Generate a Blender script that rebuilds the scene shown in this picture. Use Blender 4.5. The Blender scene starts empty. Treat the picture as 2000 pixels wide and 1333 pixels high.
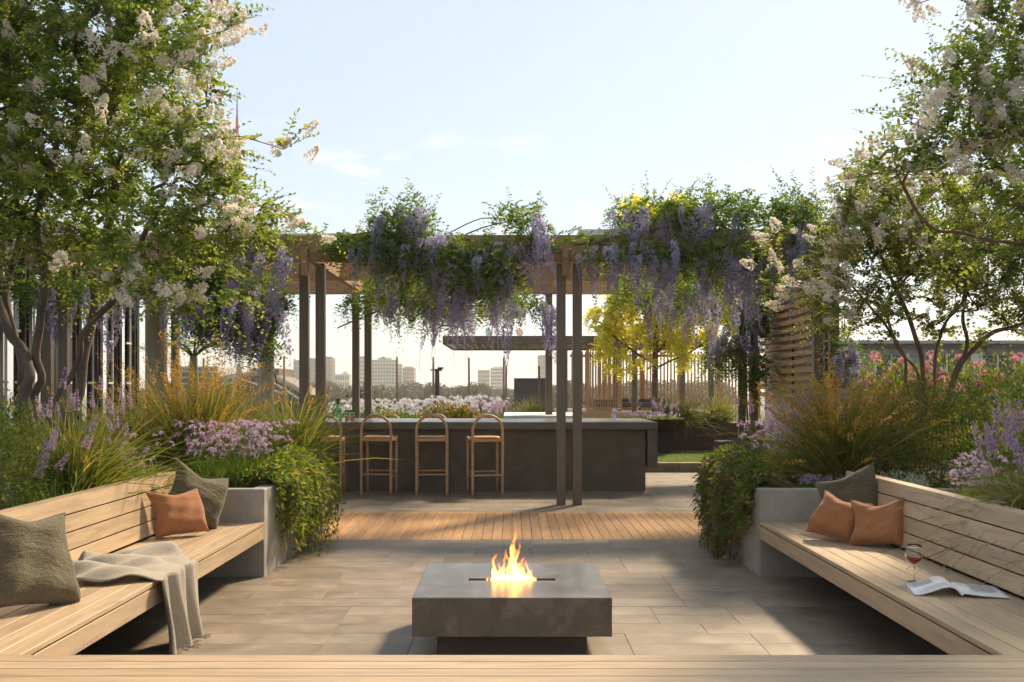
import bpy, math
import numpy as np
from mathutils import Vector, Matrix

# ------------------------------------------------------------------ camera, sky, sun, exposure
sc = bpy.context.scene
COL = sc.collection
H = 1.45                                   # eye height above the terrace
F = 2000.0                                 # focal length in photograph pixels (36 mm lens)
cd = bpy.data.cameras.new('camera'); cam = bpy.data.objects.new('camera', cd); COL.objects.link(cam)
cam.location = (0, 0, H); cam.rotation_euler = (math.radians(90), 0, 0)
cd.sensor_width = 36; cd.lens = 36; cd.shift_y = 90.5 / 2000; cd.clip_start = .05; cd.clip_end = 20000
sc.camera = cam
SUN_AZ, SUN_EL = math.radians(33), math.radians(40)
w = bpy.data.worlds.new('World'); sc.world = w; w.use_nodes = True
nt = w.node_tree; nt.nodes.clear()
wo = nt.nodes.new('ShaderNodeOutputWorld'); bg = nt.nodes.new('ShaderNodeBackground')
sky = nt.nodes.new('ShaderNodeTexSky'); sky.sky_type = 'NISHITA'; sky.sun_disc = False
sky.sun_elevation = SUN_EL; sky.sun_rotation = SUN_AZ; sky.altitude = 50
sky.air_density = 1.0; sky.dust_density = .5; sky.ozone_density = 1.3
tc = nt.nodes.new('ShaderNodeTexCoord'); sep = nt.nodes.new('ShaderNodeSeparateXYZ')
nt.links.new(tc.outputs['Generated'], sep.inputs[0])
def wm(op, a, b, c=None):
    n = nt.nodes.new('ShaderNodeMath'); n.operation = op
    for i, v in enumerate((a, b, c)):
        if v is None: continue
        if isinstance(v, (int, float)): n.inputs[i].default_value = v
        else: nt.links.new(v, n.inputs[i])
    return n.outputs[0]
# thin cumulus puffs: noise on a flat cloud layer overhead, all round the horizon
zc = wm('MAXIMUM', sep.outputs[2], .02)
cx = wm('DIVIDE', sep.outputs[0], wm('ADD', zc, .12)); cy = wm('DIVIDE', sep.outputs[1], wm('ADD', zc, .12))
cmb = nt.nodes.new('ShaderNodeCombineXYZ'); nt.links.new(cx, cmb.inputs[0]); nt.links.new(cy, cmb.inputs[1])
nz = nt.nodes.new('ShaderNodeTexNoise'); nz.inputs['Scale'].default_value = 3.4; nz.inputs['Detail'].default_value = 7; nz.inputs['Roughness'].default_value = .58
nt.links.new(cmb.outputs[0], nz.inputs['Vector'])
cr = nt.nodes.new('ShaderNodeValToRGB'); cr.color_ramp.elements[0].position = .56; cr.color_ramp.elements[1].position = .76
nt.links.new(nz.outputs[0], cr.inputs[0])
cm = nt.nodes.new('ShaderNodeMix'); cm.data_type = 'RGBA'
low = nt.nodes.new('ShaderNodeMapRange'); low.interpolation_type = 'SMOOTHSTEP'
for k_, v_ in ((1, .20), (2, .27), (3, 1.), (4, 0.)): low.inputs[k_].default_value = v_
nt.links.new(sep.outputs[2], low.inputs[0])
nt.links.new(wm('MULTIPLY', wm('MULTIPLY', cr.outputs[0], low.outputs[0]), .6), cm.inputs[0])
# the sky is a little hazier and paler than the clean-air model
pale = nt.nodes.new('ShaderNodeMix'); pale.data_type = 'RGBA'; pale.inputs[0].default_value = .66
pale.inputs[7].default_value = (4.6, 5.2, 5.8, 1)
nt.links.new(sky.outputs[0], pale.inputs[6])
nt.links.new(pale.outputs[2], cm.inputs[6]); cm.inputs[7].default_value = (9.2, 8.4, 7.7, 1)
nt.links.new(cm.outputs[2], bg.inputs[0]); bg.inputs[1].default_value = .072
nt.links.new(bg.outputs[0], wo.inputs[0])
sl = bpy.data.lights.new('sun', 'SUN'); sl.energy = 3.4; sl.angle = math.radians(7); sl.color = (1, .82, .58)
so = bpy.data.objects.new('sun', sl); COL.objects.link(so); so.location = (20, 30, 40)
SD = Vector((math.sin(SUN_AZ) * math.cos(SUN_EL), math.cos(SUN_AZ) * math.cos(SUN_EL), math.sin(SUN_EL)))
so.rotation_euler = SD.to_track_quat('Z', 'Y').to_euler()
sc.view_settings.view_transform = 'Standard'; sc.view_settings.look = 'None'
sc.view_settings.exposure = 1.24; sc.view_settings.gamma = 1; sc.view_settings.use_curve_mapping = False
sc.render.engine = 'CYCLES'; sc.cycles.use_denoising = True; sc.cycles.use_adaptive_sampling = True; sc.cycles.adaptive_threshold = .03
sc.cycles.max_bounces = 7; sc.cycles.diffuse_bounces = 4; sc.cycles.glossy_bounces = 3; sc.cycles.transmission_bounces = 6; sc.cycles.transparent_max_bounces = 8
sc.cycles.sample_clamp_indirect = 6; sc.cycles.volume_bounces = 0

# ------------------------------------------------------------------ helpers
rng = np.random.default_rng(11)
def P(px, py, d):                          # a point of the photograph at depth d, as a place in the scene
    return np.array([(px - 1000) / F * d, d, H - (py - 757) / F * d])
WL = {}
def link(o, parent=None, loc=(0, 0, 0), local=False):
    COL.objects.link(o)
    loc = Vector(loc)
    if parent is not None:
        o.parent = parent
        if local: o.location = loc; WL[o.name] = WL[parent.name]
        else: o.location = loc - WL[parent.name]; WL[o.name] = loc
    else:
        o.location = loc; WL[o.name] = loc
    return o
def tag(o, label=None, cat=None, group=None, kind=None):
    if label: o['label'] = label
    if cat: o['category'] = cat
    if group: o['group'] = group
    if kind: o['kind'] = kind
    return o
def thing(name, label, cat, loc=(0, 0, 0), group=None, rz=0):
    o = bpy.data.objects.new(name, None); o.empty_display_size = .1
    link(o, None, loc); o.rotation_euler = (0, 0, rz)
    return tag(o, label, cat, group)
def obj(name, me, mat=None, parent=None, loc=(0, 0, 0), rot=(0, 0, 0), scale=None, local=False, kind=None):
    if mat is not None and len(me.materials) == 0: me.materials.append(mat)
    o = bpy.data.objects.new(name, me); link(o, parent, loc, local)
    o.rotation_euler = rot
    if scale is not None: o.scale = (scale,) * 3 if isinstance(scale, (int, float)) else scale
    if kind: o['kind'] = kind
    return o
def mk(name, V, FS, mat=None, smooth=False, attr=None):
    V = np.asarray(V, dtype=np.float32).reshape(-1, 3)
    if not isinstance(FS, (list, tuple)) or np.ndim(FS[0]) == 1: FS = [FS]
    FS = [np.asarray(f, dtype=np.int32) for f in FS if len(f)]
    me = bpy.data.meshes.new(name)
    me.vertices.add(len(V)); me.vertices.foreach_set('co', V.ravel())
    idx = np.concatenate([f.ravel() for f in FS]); tot = np.concatenate([np.full(len(f), f.shape[1], np.int32) for f in FS])
    st = np.concatenate([[0], np.cumsum(tot)[:-1]]).astype(np.int32)
    me.loops.add(len(idx)); me.loops.foreach_set('vertex_index', idx)
    me.polygons.add(len(tot)); me.polygons.foreach_set('loop_start', st)
    try: me.polygons.foreach_set('loop_total', tot)
    except Exception: pass
    me.polygons.foreach_set('use_smooth', np.full(len(tot), bool(smooth)))
    if attr is not None:
        a = me.attributes.new('v', 'FLOAT', 'FACE'); a.data.foreach_set('value', np.asarray(attr, dtype=np.float32).ravel())
    me.update(calc_edges=True)
    if mat is not None: me.materials.append(mat)
    return me
class Acc:                                  # collects pieces of one mesh
    def __init__(s): s.V = []; s.Q = []; s.T = []; s.aq = []; s.at = []; s.n = 0
    def add(s, V, Fc, a=0.):
        V = np.asarray(V, float).reshape(-1, 3); Fc = np.asarray(Fc, int)
        if len(Fc) == 0: return s
        a = np.broadcast_to(np.asarray(a, float), (len(Fc),))
        if Fc.shape[1] == 4: s.Q.append(Fc + s.n); s.aq.append(a)
        else: s.T.append(Fc + s.n); s.at.append(a)
        s.V.append(V); s.n += len(V); return s
    def mesh(s, name, mat=None, smooth=False):
        FS = []; A = []
        if s.Q: FS.append(np.concatenate(s.Q)); A.append(np.concatenate(s.aq))
        if s.T: FS.append(np.concatenate(s.T)); A.append(np.concatenate(s.at))
        return mk(name, np.concatenate(s.V), FS, mat, smooth, np.concatenate(A))
def boxVF(sx, sy, sz, b=.003):              # chamfered box about its centre
    h = np.array([sx, sy, sz]) / 2; b = min(b, h.min() * .6)
    V = []; ids = {}
    for s in [(i, j, k) for i in (-1, 1) for j in (-1, 1) for k in (-1, 1)]:
        for ax in range(3):
            p = np.array(s) * (h - b); p[ax] = s[ax] * h[ax]; ids[s + (ax,)] = len(V); V.append(p)
    Q = []; T = []
    for ax in range(3):
        o1, o2 = (ax + 1) % 3, (ax + 2) % 3
        for sg in (-1, 1):
            c = []
            for u, v in ((-1, -1), (1, -1), (1, 1), (-1, 1)):
                s = [0] * 3; s[ax] = sg; s[o1] = u; s[o2] = v; c.append(ids[tuple(s) + (ax,)])
            Q.append(c if sg > 0 else c[::-1])
        for u in (-1, 1):                    # edge along ax
            for v in (-1, 1):
                s0 = [0] * 3; s0[ax] = -1; s0[o1] = u; s0[o2] = v; s1 = list(s0); s1[ax] = 1
                c = [ids[tuple(s0) + (o1,)], ids[tuple(s1) + (o1,)], ids[tuple(s1) + (o2,)], ids[tuple(s0) + (o2,)]]
                Q.append(c if u * v < 0 else c[::-1])
    for s in [(i, j, k) for i in (-1, 1) for j in (-1, 1) for k in (-1, 1)]:
        c = [ids[s + (a,)] for a in range(3)]
        T.append(c if s[0] * s[1] * s[2] > 0 else c[::-1])
    return np.array(V), np.array(Q), np.array(T)
_bx = {}
def boxmesh(sx, sy, sz, mat, b=.003):
    k = (round(sx, 4), round(sy, 4), round(sz, 4), mat.name, b)
    if k not in _bx:
        V, Q, T = boxVF(sx, sy, sz, b); _bx[k] = mk('block', V, [Q, T], mat)
    return _bx[k]
RZ90 = math.pi / 2
def bx(name, x0, x1, y0, y1, z0, z1, mat, parent=None, b=.003, axis='x', kind=None):
    """box between world coordinates; its local X (the grain) runs along axis"""
    c = ((x0 + x1) / 2, (y0 + y1) / 2, (z0 + z1) / 2); dx, dy, dz = abs(x1 - x0), abs(y1 - y0), abs(z1 - z0)
    if axis == 'x': return obj(name, boxmesh(dx, dy, dz, mat, b), None, parent, c, kind=kind)
    if axis == 'y': return obj(name, boxmesh(dy, dx, dz, mat, b), None, parent, c, (0, 0, RZ90), kind=kind)
    return obj(name, boxmesh(dz, dy, dx, mat, b), None, parent, c, (0, -RZ90, 0), kind=kind)
def unit(v): return v / np.maximum(np.linalg.norm(v, axis=-1, keepdims=True), 1e-9)
def tube(pts, r, n=6, cap=True):
    pts = np.asarray(pts, float); m = len(pts); r = np.broadcast_to(np.asarray(r, float), (m,))
    T = unit(np.gradient(pts, axis=0)); ref = np.array([.31, .17, .93]) if abs(T[0][2]) < .8 else np.array([.93, .2, .1])
    A = unit(np.cross(T, ref)); B = np.cross(T, A)
    a = np.arange(n) / n * 2 * np.pi
    V = pts[:, None] + r[:, None, None] * (np.cos(a)[None, :, None] * A[:, None] + np.sin(a)[None, :, None] * B[:, None])
    V = V.reshape(-1, 3)
    i = np.arange(m - 1)[:, None] * n; j = np.arange(n)[None]; j2 = (j + 1) % n
    Q = np.stack([i + j, i + j2, i + n + j2, i + n + j], -1).reshape(-1, 4)
    if cap:
        V = np.vstack([V, pts[0], pts[-1]]); k = np.arange(n); k2 = (k + 1) % n
        # caps as degenerate-free triangles, returned as quads is not possible: use fans
        T1 = np.stack([np.full(n, m * n), k2, k], -1); T2 = np.stack([np.full(n, m * n + 1), (m - 1) * n + k, (m - 1) * n + k2], -1)
        return V, Q, np.vstack([T1, T2])
    return V, Q, np.zeros((0, 3), int)
def addtube(acc, pts, r, n=6, a=0., cap=True):
    V, Q, T = tube(pts, r, n, cap); k = acc.n; acc.add(V, Q, a)
    if len(T): acc.T.append(T + k); acc.at.append(np.full(len(T), a))
    return acc
def addbox(acc, x0, x1, y0, y1, z0, z1, a=0.):
    V = np.array([[x, y, z] for x in (x0, x1) for y in (y0, y1) for z in (z0, z1)])
    Q = np.array([[0, 1, 3, 2], [4, 6, 7, 5], [0, 4, 5, 1], [2, 3, 7, 6], [0, 2, 6, 4], [1, 5, 7, 3]])
    return acc.add(V, Q, a)
def lathe(prof, n=20):
    prof = np.asarray(prof, float); m = len(prof); a = np.arange(n) / n * 2 * np.pi
    V = np.stack([prof[:, None, 0] * np.cos(a), prof[:, None, 0] * np.sin(a), np.broadcast_to(prof[:, None, 1], (m, n))], -1).reshape(-1, 3)
    i = np.arange(m - 1)[:, None] * n; j = np.arange(n)[None]; j2 = (j + 1) % n
    return V, np.stack([i + j, i + j2, i + n + j2, i + n + j], -1).reshape(-1, 4)
def spline(pts, n):
    pts = np.asarray(pts, float); m = len(pts)
    q = np.vstack([2 * pts[0] - pts[1], pts, 2 * pts[-1] - pts[-2]])
    t = np.linspace(0, m - 1 - 1e-6, n); i = t.astype(int); f = (t - i)[:, None]
    p0, p1, p2, p3 = q[i], q[i + 1], q[i + 2], q[i + 3]
    return .5 * (2 * p1 + (p2 - p0) * f + (2 * p0 - 5 * p1 + 4 * p2 - p3) * f ** 2 + (3 * p1 - p0 - 3 * p2 + p3) * f ** 3)

# ------------------------------------------------------------------ materials
class N:
    def __init__(s, name):
        s.m = bpy.data.materials.new(name); s.m.use_nodes = True; s.t = s.m.node_tree
        s.b = s.t.nodes['Principled BSDF']; s.out = s.t.nodes['Material Output']
    def n(s, ty, **kw):
        x = s.t.nodes.new('ShaderNode' + ty)
        for k, v in kw.items(): setattr(x, k, v)
        return x
    def l(s, a, b): s.t.links.new(a, b)
    def coord(s, scale=(1, 1, 1), kind='Object', rnd=True):
        tc = s.n('TexCoord'); mp = s.n('Mapping'); mp.inputs['Scale'].default_value = scale
        s.l(tc.outputs[kind], mp.inputs['Vector'])
        if rnd:
            oi = s.n('ObjectInfo'); mu = s.n('VectorMath', operation='SCALE'); mu.inputs[0].default_value = (37, 53, 71)
            s.l(oi.outputs['Random'], mu.inputs['Scale']); s.l(mu.outputs[0], mp.inputs['Location'])
        return mp.outputs[0]
    def noise(s, vec, scale, detail=4, rough=.55, dist=0):
        x = s.n('TexNoise'); x.inputs['Scale'].default_value = scale; x.inputs['Detail'].default_value = detail
        x.inputs['Roughness'].default_value = rough; x.inputs['Distortion'].default_value = dist
        s.l(vec, x.inputs['Vector']); return x.outputs[0]
    def ramp(s, fac, stops):
        r = s.n('ValToRGB'); e = r.color_ramp.elements
        while len(e) < len(stops): e.new(.5)
        for k, (p, c) in zip(e, stops): k.position = p; k.color = (*c, 1) if len(c) == 3 else c
        s.l(fac, r.inputs[0]); return r.outputs[0]
    def mix(s, f, a, b, mode='MIX'):
        x = s.n('Mix', data_type='RGBA', blend_type=mode)
        for i, v in ((0, f), (6, a), (7, b)):
            if isinstance(v, (int, float)): x.inputs[i].default_value = v
            elif isinstance(v, tuple): x.inputs[i].default_value = (*v, 1)
            else: s.l(v, x.inputs[i])
        return x.outputs[2]
    def math(s, op, a, b=0.):
        x = s.n('Math', operation=op)
        for i, v in ((0, a), (1, b)):
            if isinstance(v, (int, float)): x.inputs[i].default_value = v
            else: s.l(v, x.inputs[i])
        return x.outputs[0]
    def bump(s, h, strength=.3, dist=.01):
        x = s.n('Bump'); x.inputs['Strength'].default_value = strength; x.inputs['Distance'].default_value = dist
        s.l(h, x.inputs['Height']); s.l(x.outputs[0], s.b.inputs['Normal'])
    def col(s, c):
        if isinstance(c, tuple): s.b.inputs['Base Color'].default_value = (*c, 1)
        else: s.l(c, s.b.inputs['Base Color'])
    def set(s, rough=.6, metal=0., spec=None, **kw):
        s.b.inputs['Roughness'].default_value = rough; s.b.inputs['Metallic'].default_value = metal
        if spec is not None: s.b.inputs['Specular IOR Level'].default_value = spec
        return s
def wood(name, c, rough=.5, var=.25, grain=1.):
    s = N(name); v = s.coord((.7, 9, 9)); g = s.noise(v, 3.2 * grain, 6, .62, .6)
    v2 = s.coord((2.2, 95, 95)); g2 = s.noise(v2, 2.0, 3, .6)
    oi = s.n('ObjectInfo')
    d = tuple(x * .62 for x in c); li = tuple(min(1, x * 1.22) for x in c)
    col = s.ramp(g, [(.28, d), (.5, c), (.74, li)])
    col = s.mix(s.math('MULTIPLY', g2, .42), col, tuple(x * .55 for x in c))
    rv = s.math('ADD', s.math('MULTIPLY', oi.outputs['Random'], var), 1 - var / 2)
    hs = s.n('HueSaturation'); s.l(rv, hs.inputs['Value']); s.l(col, hs.inputs['Color'])
    hs.inputs['Hue'].default_value = .5
    s.col(hs.outputs[0]); s.set(rough, spec=.5); s.bump(g2, .12, .004); return s.m
def stone(name, cols, scale=3., rough=.7, bump=.2, fine=60., rnd=True, var=.1, rust=None, spec=.4):
    s = N(name); v = s.coord(rnd=rnd); g = s.noise(v, scale, 7, .62, .4); f = s.noise(v, fine, 4, .7)
    c = s.ramp(g, [(.3, cols[0]), (.52, cols[1]), (.72, cols[2])])
    c = s.mix(s.ramp(f, [(.35, (.25,) * 3), (.7, (0, 0, 0))]), c, tuple(x * .45 for x in cols[1]))
    if rust is not None:
        r = s.noise(v, 2.3, 5, .7, .8); c = s.mix(s.ramp(r, [(.635, (0, 0, 0)), (.73, (.7,) * 3)]), c, rust)
    if rnd:
        oi = s.n('ObjectInfo'); hs = s.n('HueSaturation'); s.l(c, hs.inputs['Color'])
        s.l(s.math('ADD', s.math('MULTIPLY', oi.outputs['Random'], var), 1 - var / 2), hs.inputs['Value']); c = hs.outputs[0]
    s.col(c); s.set(rough, spec=spec)
    rr = s.math('ADD', s.math('MULTIPLY', g, .25), rough - .12); s.l(rr, s.b.inputs['Roughness'])
    h = s.math('ADD', s.math('MULTIPLY', g, .5), s.math('MULTIPLY', f, .5)); s.bump(h, bump, .006); return s.m
def paint(name, c, rough=.5, metal=0., var=.06, spec=None):
    s = N(name); v = s.coord(); g = s.noise(v, 5, 5, .6)
    s.col(s.ramp(g, [(.3, tuple(x * (1 - var * 2) for x in c)), (.7, tuple(min(1, x * (1 + var)) for x in c))]))
    s.set(rough, metal, spec); return s.m
def foliage(name, stops, trans=.5, rough=.5, tint=(1.25, 1.15, .55), spec=.35):
    s = N(name); at = s.n('Attribute'); at.attribute_name = 'v'
    c = s.ramp(at.outputs['Fac'], stops); s.col(c); s.set(rough, spec=spec)
    tr = s.n('BsdfTranslucent'); s.l(s.mix(1., c, tint, 'MULTIPLY'), tr.inputs[0])
    mx = s.n('MixShader'); mx.inputs[0].default_value = trans
    s.l(s.b.outputs[0], mx.inputs[1]); s.l(tr.outputs[0], mx.inputs[2]); s.l(mx.outputs[0], s.out.inputs[0]); return s.m
def fabric(name, c, scale=220, bump=.5, pucker=0, spec=.15):
    s = N(name); v = s.coord(rnd=False); f = s.noise(v, scale, 2, .6); g = s.noise(v, 6, 5, .6)
    cc = s.ramp(f, [(.3, tuple(x * .6 for x in c)), (.7, tuple(min(1, x * 1.25) for x in c))])
    s.col(s.mix(s.math('MULTIPLY', g, .4), cc, tuple(x * .75 for x in c))); s.set(.95, spec=spec)
    s.b.inputs['Sheen Weight'].default_value = .25; s.b.inputs['Sheen Roughness'].default_value = .5
    h = f
    if pucker:
        wv = s.coord((pucker * .45, pucker, pucker), rnd=False); p = s.noise(wv, 1., 3, .5, .4); h = s.math('ADD', s.math('MULTIPLY', p, 3.), f)
    s.bump(h, bump, .004); return s.m
def glass(name, c=(1, 1, 1), rough=0., ior=1.45):
    s = N(name); s.col(c); s.set(rough); s.b.inputs['Transmission Weight'].default_value = 1; s.b.inputs['IOR'].default_value = ior; return s.m
M = {}
M['bench'] = wood('bench_oak', (.50, .355, .215), .36, .22)
M['deck'] = wood('deck_timber', (.53, .27, .095), .5, .3)
M['beam'] = wood('pergola_timber', (.44, .26, .135), .6, .14)
M['stool'] = wood('stool_ash', (.60, .35, .175), .45, .08)
M['batten'] = wood('batten_timber', (.52, .31, .15), .6, .2)
M['louvre'] = wood('louvre_timber', (.55, .35, .19), .6, .2)
M['pole'] = wood('pole_timber', (.30, .19, .12), .7, .2)
M['tile'] = stone('paving_stone', ((.165, .125, .088), (.245, .19, .138), (.335, .268, .20)), 3.4, .5, .3, 60, var=.2, rust=(.40, .26, .10))
M['grout'] = stone('joint_mortar', ((.10, .082, .062), (.125, .104, .08), (.15, .125, .098)), 8, .9)
M['conc'] = stone('concrete', ((.27, .238, .192), (.34, .30, .245), (.41, .365, .30)), 3, .8, .4, 45, rnd=False)
M['basalt'] = stone('dark_stone', ((.06, .045, .032), (.08, .06, .044), (.105, .082, .06)), 4, .6, .25, 80, rnd=False)
M['firetop'] = stone('fire_table_stone', ((.05, .036, .023), (.08, .06, .04), (.19, .15, .108)), 5, .36, .12, 90, rnd=False, spec=.8)
M['firetop'].node_tree.nodes['Principled BSDF'].inputs['Coat Weight'].default_value = .8
M['firetop'].node_tree.nodes['Principled BSDF'].inputs['Coat Roughness'].default_value = .22
M['counter'] = stone('counter_stone', ((.105, .082, .057), (.14, .11, .077), (.185, .146, .104)), 4, .6, .18, 80, rnd=False)
M['countertop'] = stone('counter_top_stone', ((.10, .086, .068), (.13, .112, .09), (.16, .14, .112)), 4, .32, .1, 80, rnd=False, spec=.5)
M['post'] = paint('bronze_metal', (.155, .118, .083), .42, .2)
M['dark'] = paint('dark_cladding', (.018, .016, .014), .6)
M['umber'] = paint('umber_cladding', (.05, .022, .013), .6)
M['white'] = paint('white_paint', (.78, .76, .72), .45)
M['cream'] = paint('cream_panel', (.62, .57, .48), .6)
M['column'] = paint('column_paint', (.36, .30, .22), .35)
M['grey'] = paint('grey_panel', (.17, .155, .15), .6)
M['steel'] = paint('steel', (.55, .54, .52), .25, 1.)
M['rust'] = stone('weathered_steel', ((.05, .022, .013), (.075, .035, .02), (.11, .055, .03)), 4, .75, .3)
M['soil'] = stone('soil', ((.03, .022, .015), (.045, .033, .022), (.07, .052, .035)), 14, .95, .8, 40, rnd=False)
M['bark'] = stone('bark', ((.085, .058, .044), (.13, .092, .07), (.19, .14, .108)), 9, .85, .5, 50, rnd=False)
M['bark2'] = stone('bark_warm', ((.12, .068, .045), (.18, .105, .07), (.26, .165, .11)), 9, .85, .5, 50, rnd=False)
M['palebark'] = stone('palm_bark', ((.24, .20, .15), (.33, .29, .22), (.42, .37, .29)), 6, .8, .4, 30, rnd=False)
M['olive'] = fabric('olive_fabric', (.125, .098, .052), 170, .9, 55)
M['darkolive'] = fabric('dark_olive_fabric', (.105, .08, .042), 170, .8, 45)
M['orange'] = fabric('terracotta_fabric', (.36, .145, .055), 150, .8)
M['throw'] = fabric('oat_wool', (.40, .335, .25), 190, .9)
M['paper'] = paint('paper', (.78, .76, .73), .5, var=.02)
M['ink'] = paint('printed_ink', (.42, .40, .39), .5)
M['glass'] = glass('clear_glass')
M['greenglass'] = glass('green_glass', (.55, .85, .6))
s = N('window_glass'); gl_ = s.n('BsdfGlossy'); gl_.inputs['Roughness'].default_value = .03; gl_.inputs['Color'].default_value = (.9, .9, .9, 1); tp_ = s.n('BsdfTransparent'); tp_.inputs[0].default_value = (.93, .93, .9, 1); fr_ = s.n('Fresnel'); fr_.inputs[0].default_value = 1.5; mx_ = s.n('MixShader'); s.l(fr_.outputs[0], mx_.inputs[0]); s.l(tp_.outputs[0], mx_.inputs[1]); s.l(gl_.outputs[0], mx_.inputs[2]); s.l(mx_.outputs[0], s.out.inputs[0]); M['pane'] = s.m
M['wine'] = glass('red_wine', (.42, .03, .02), 0, 1.33)
M['amber'] = glass('amber_glass', (.35, .07, .02), .05)
M['leafA'] = foliage('myrtle_leaf', [(0, (.085, .14, .03)), (.4, (.19, .275, .055)), (.75, (.30, .38, .075)), (1, (.50, .48, .11))], .52)
M['leafB'] = foliage('myrtle_leaf_pale', [(0, (.10, .145, .04)), (.5, (.22, .28, .075)), (1, (.42, .42, .12))], .5)
M['leafW'] = foliage('wisteria_leaf', [(0, (.06, .115, .028)), (.5, (.135, .235, .045)), (.85, (.27, .36, .065)), (1, (.52, .48, .09))], .52)
M['wist'] = foliage('wisteria_flower', [(0, (.31, .27, .45)), (.5, (.47, .42, .59)), (1, (.68, .64, .75))], .5, .7, (1.03, 1, 1.04), .1)
M['blossom'] = foliage('white_blossom', [(0, (.74, .67, .60)), (.6, (.88, .84, .77)), (1, (.93, .91, .84))], .5, .7, (1.05, 1, .95), .1)
M['yellow'] = foliage('golden_leaf', [(0, (.72, .62, .05)), (.5, (.84, .78, .12)), (1, (.92, .88, .28))], .55, .5, (1.05, 1.05, .8))
M['blade'] = foliage('grass_blade', [(0, (0.0728, 0.105, 0.0227)), (.5, (0.162, 0.203, 0.0421)), (.85, (0.324, 0.308, 0.081)), (1, (0.535, 0.406, 0.162))], .52)
M['bladeG'] = foliage('green_blade', [(0, (0.0776, 0.147, 0.0217)), (.6, (0.178, 0.271, 0.0389)), (1, (0.31, 0.373, 0.0776))], .52)
M['rush'] = foliage('rush_blade', [(0, (.085, .11, .028)), (.5, (.17, .20, .045)), (.82, (.29, .26, .065)), (1, (.44, .31, .10))], .5)
M['seed'] = foliage('seed_head', [(0, (.38, .20, .04)), (.6, (.55, .33, .07)), (1, (.66, .46, .13))], .45, .7, (1.1, 1, .7))
M['shrub'] = foliage('shrub_leaf', [(0, (0.0546, 0.1, 0.0218)), (.5, (0.127, 0.191, 0.0328)), (.85, (0.255, 0.282, 0.0473)), (1, (0.455, 0.364, 0.0728))], .52)
M['trail'] = foliage('trailing_leaf', [(0, (.06, .12, .02)), (.4, (.14, .23, .03)), (.7, (.27, .32, .045)), (.88, (.42, .36, .07)), (1, (.52, .30, .13))], .5)
M['trailR'] = foliage('trailing_leaf_rust', [(0, (.05, .10, .02)), (.45, (.11, .18, .03)), (.68, (.22, .25, .045)), (.84, (.42, .24, .09)), (1, (.55, .33, .24))], .5)
M['lilac'] = foliage('lilac_petal', [(0, (.42, .26, .45)), (.6, (.58, .42, .57)), (1, (.72, .58, .66))], .5, .7, (1.05, 1, 1.05), .1)
M['pink'] = foliage('pink_petal', [(0, (.55, .10, .17)), (.5, (.68, .28, .30)), (1, (.78, .60, .54))], .4, .7, (1.05, 1, 1.), .1)
M['whiteP'] = foliage('white_petal', [(0, (.66, .62, .62)), (1, (.82, .80, .80))], .4, .7, (1, 1, 1), .1)
M['blue'] = foliage('silver_leaf', [(0, (.10, .14, .14)), (1, (.24, .28, .29))], .25)
M['dryshrub'] = foliage('dry_shrub_leaf', [(0, (0.0624, 0.078, 0.0218)), (.5, (0.156, 0.14, 0.0374)), (1, (0.374, 0.234, 0.0702))], .52)
M['plume'] = foliage('grass_plume', [(0, (.34, .27, .17)), (1, (.56, .48, .34))], .4, .7, (1, 1, .9), .1)
M['farleaf'] = foliage('far_leaf', [(0, (.035, .05, .02)), (.6, (.075, .085, .03)), (1, (.13, .12, .04))], .2)
# ------------------------------------------------------------------ the setting: ground, terrace, paving, deck, lawn
def sheet(name, x0, x1, y0, y1, z, mat, label=None):
    o = obj(name, mk(name, [(x0, y0, 0), (x1, y0, 0), (x1, y1, 0), (x0, y1, 0)], [[0, 1, 2, 3]], mat), None, None, (0, 0, z)); return tag(o, kind='structure')
M['city'] = stone('city_ground', ((.06, .07, .03), (.10, .10, .055), (.16, .14, .09)), .02, .9, .1, 1., rnd=False)
sheet('ground', -2300, 2300, -700, 2300, -14, M['city'])
tag(bx('terrace', -9, 11, -3, 36, -.6, -.03, M['grout'], None, .01), kind='structure')
pave = sheet('pavement', -2.6, 2.6, 2.2, 9.6, -.004, M['grout'])
pave2 = sheet('pavement_beyond_deck', -4, 4.2, 11.72, 17.28, -.004, M['grout'])
def tiles(parent, x0, x1, y0, y1, seed):
    r = np.random.default_rng(seed); dy = .243; y = y1; row = 0; pool = [.5, .5, .75, .75, 1.0]
    while y > y0 + .01:
        x = x0 - .25 * r.integers(0, 4) * .97
        while x < x1:
            L = pool[r.integers(len(pool))] * .97
            a, b = max(x, x0), min(x + L, x1)
            if b - a > .06:
                o = bx('paving_tile', a + .001, b - .001, y - dy + .001, y - .001, -.003, .022 + float(r.uniform(-.0007, .0007)), M['tile'], parent, .0012)
            x += L
        y -= dy; row += 1
tiles(pave, -2.5, 2.5, 3.75, 9.587, 3)
tiles(pave2, -2.9, 4.1, 11.75, 17.25, 5)
deck = sheet('timber_deck', -3.6, 4.2, 9.60, 11.735, -.004, M['grout'])
pitch = .0957
k0 = -36
for i in range(79):
    x = (k0 + i) * pitch
    bx('deck_plank', x + .002, x + pitch - .002, 9.592, 11.743, -.003, .023, M['deck'], deck, .002, 'y')

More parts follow.
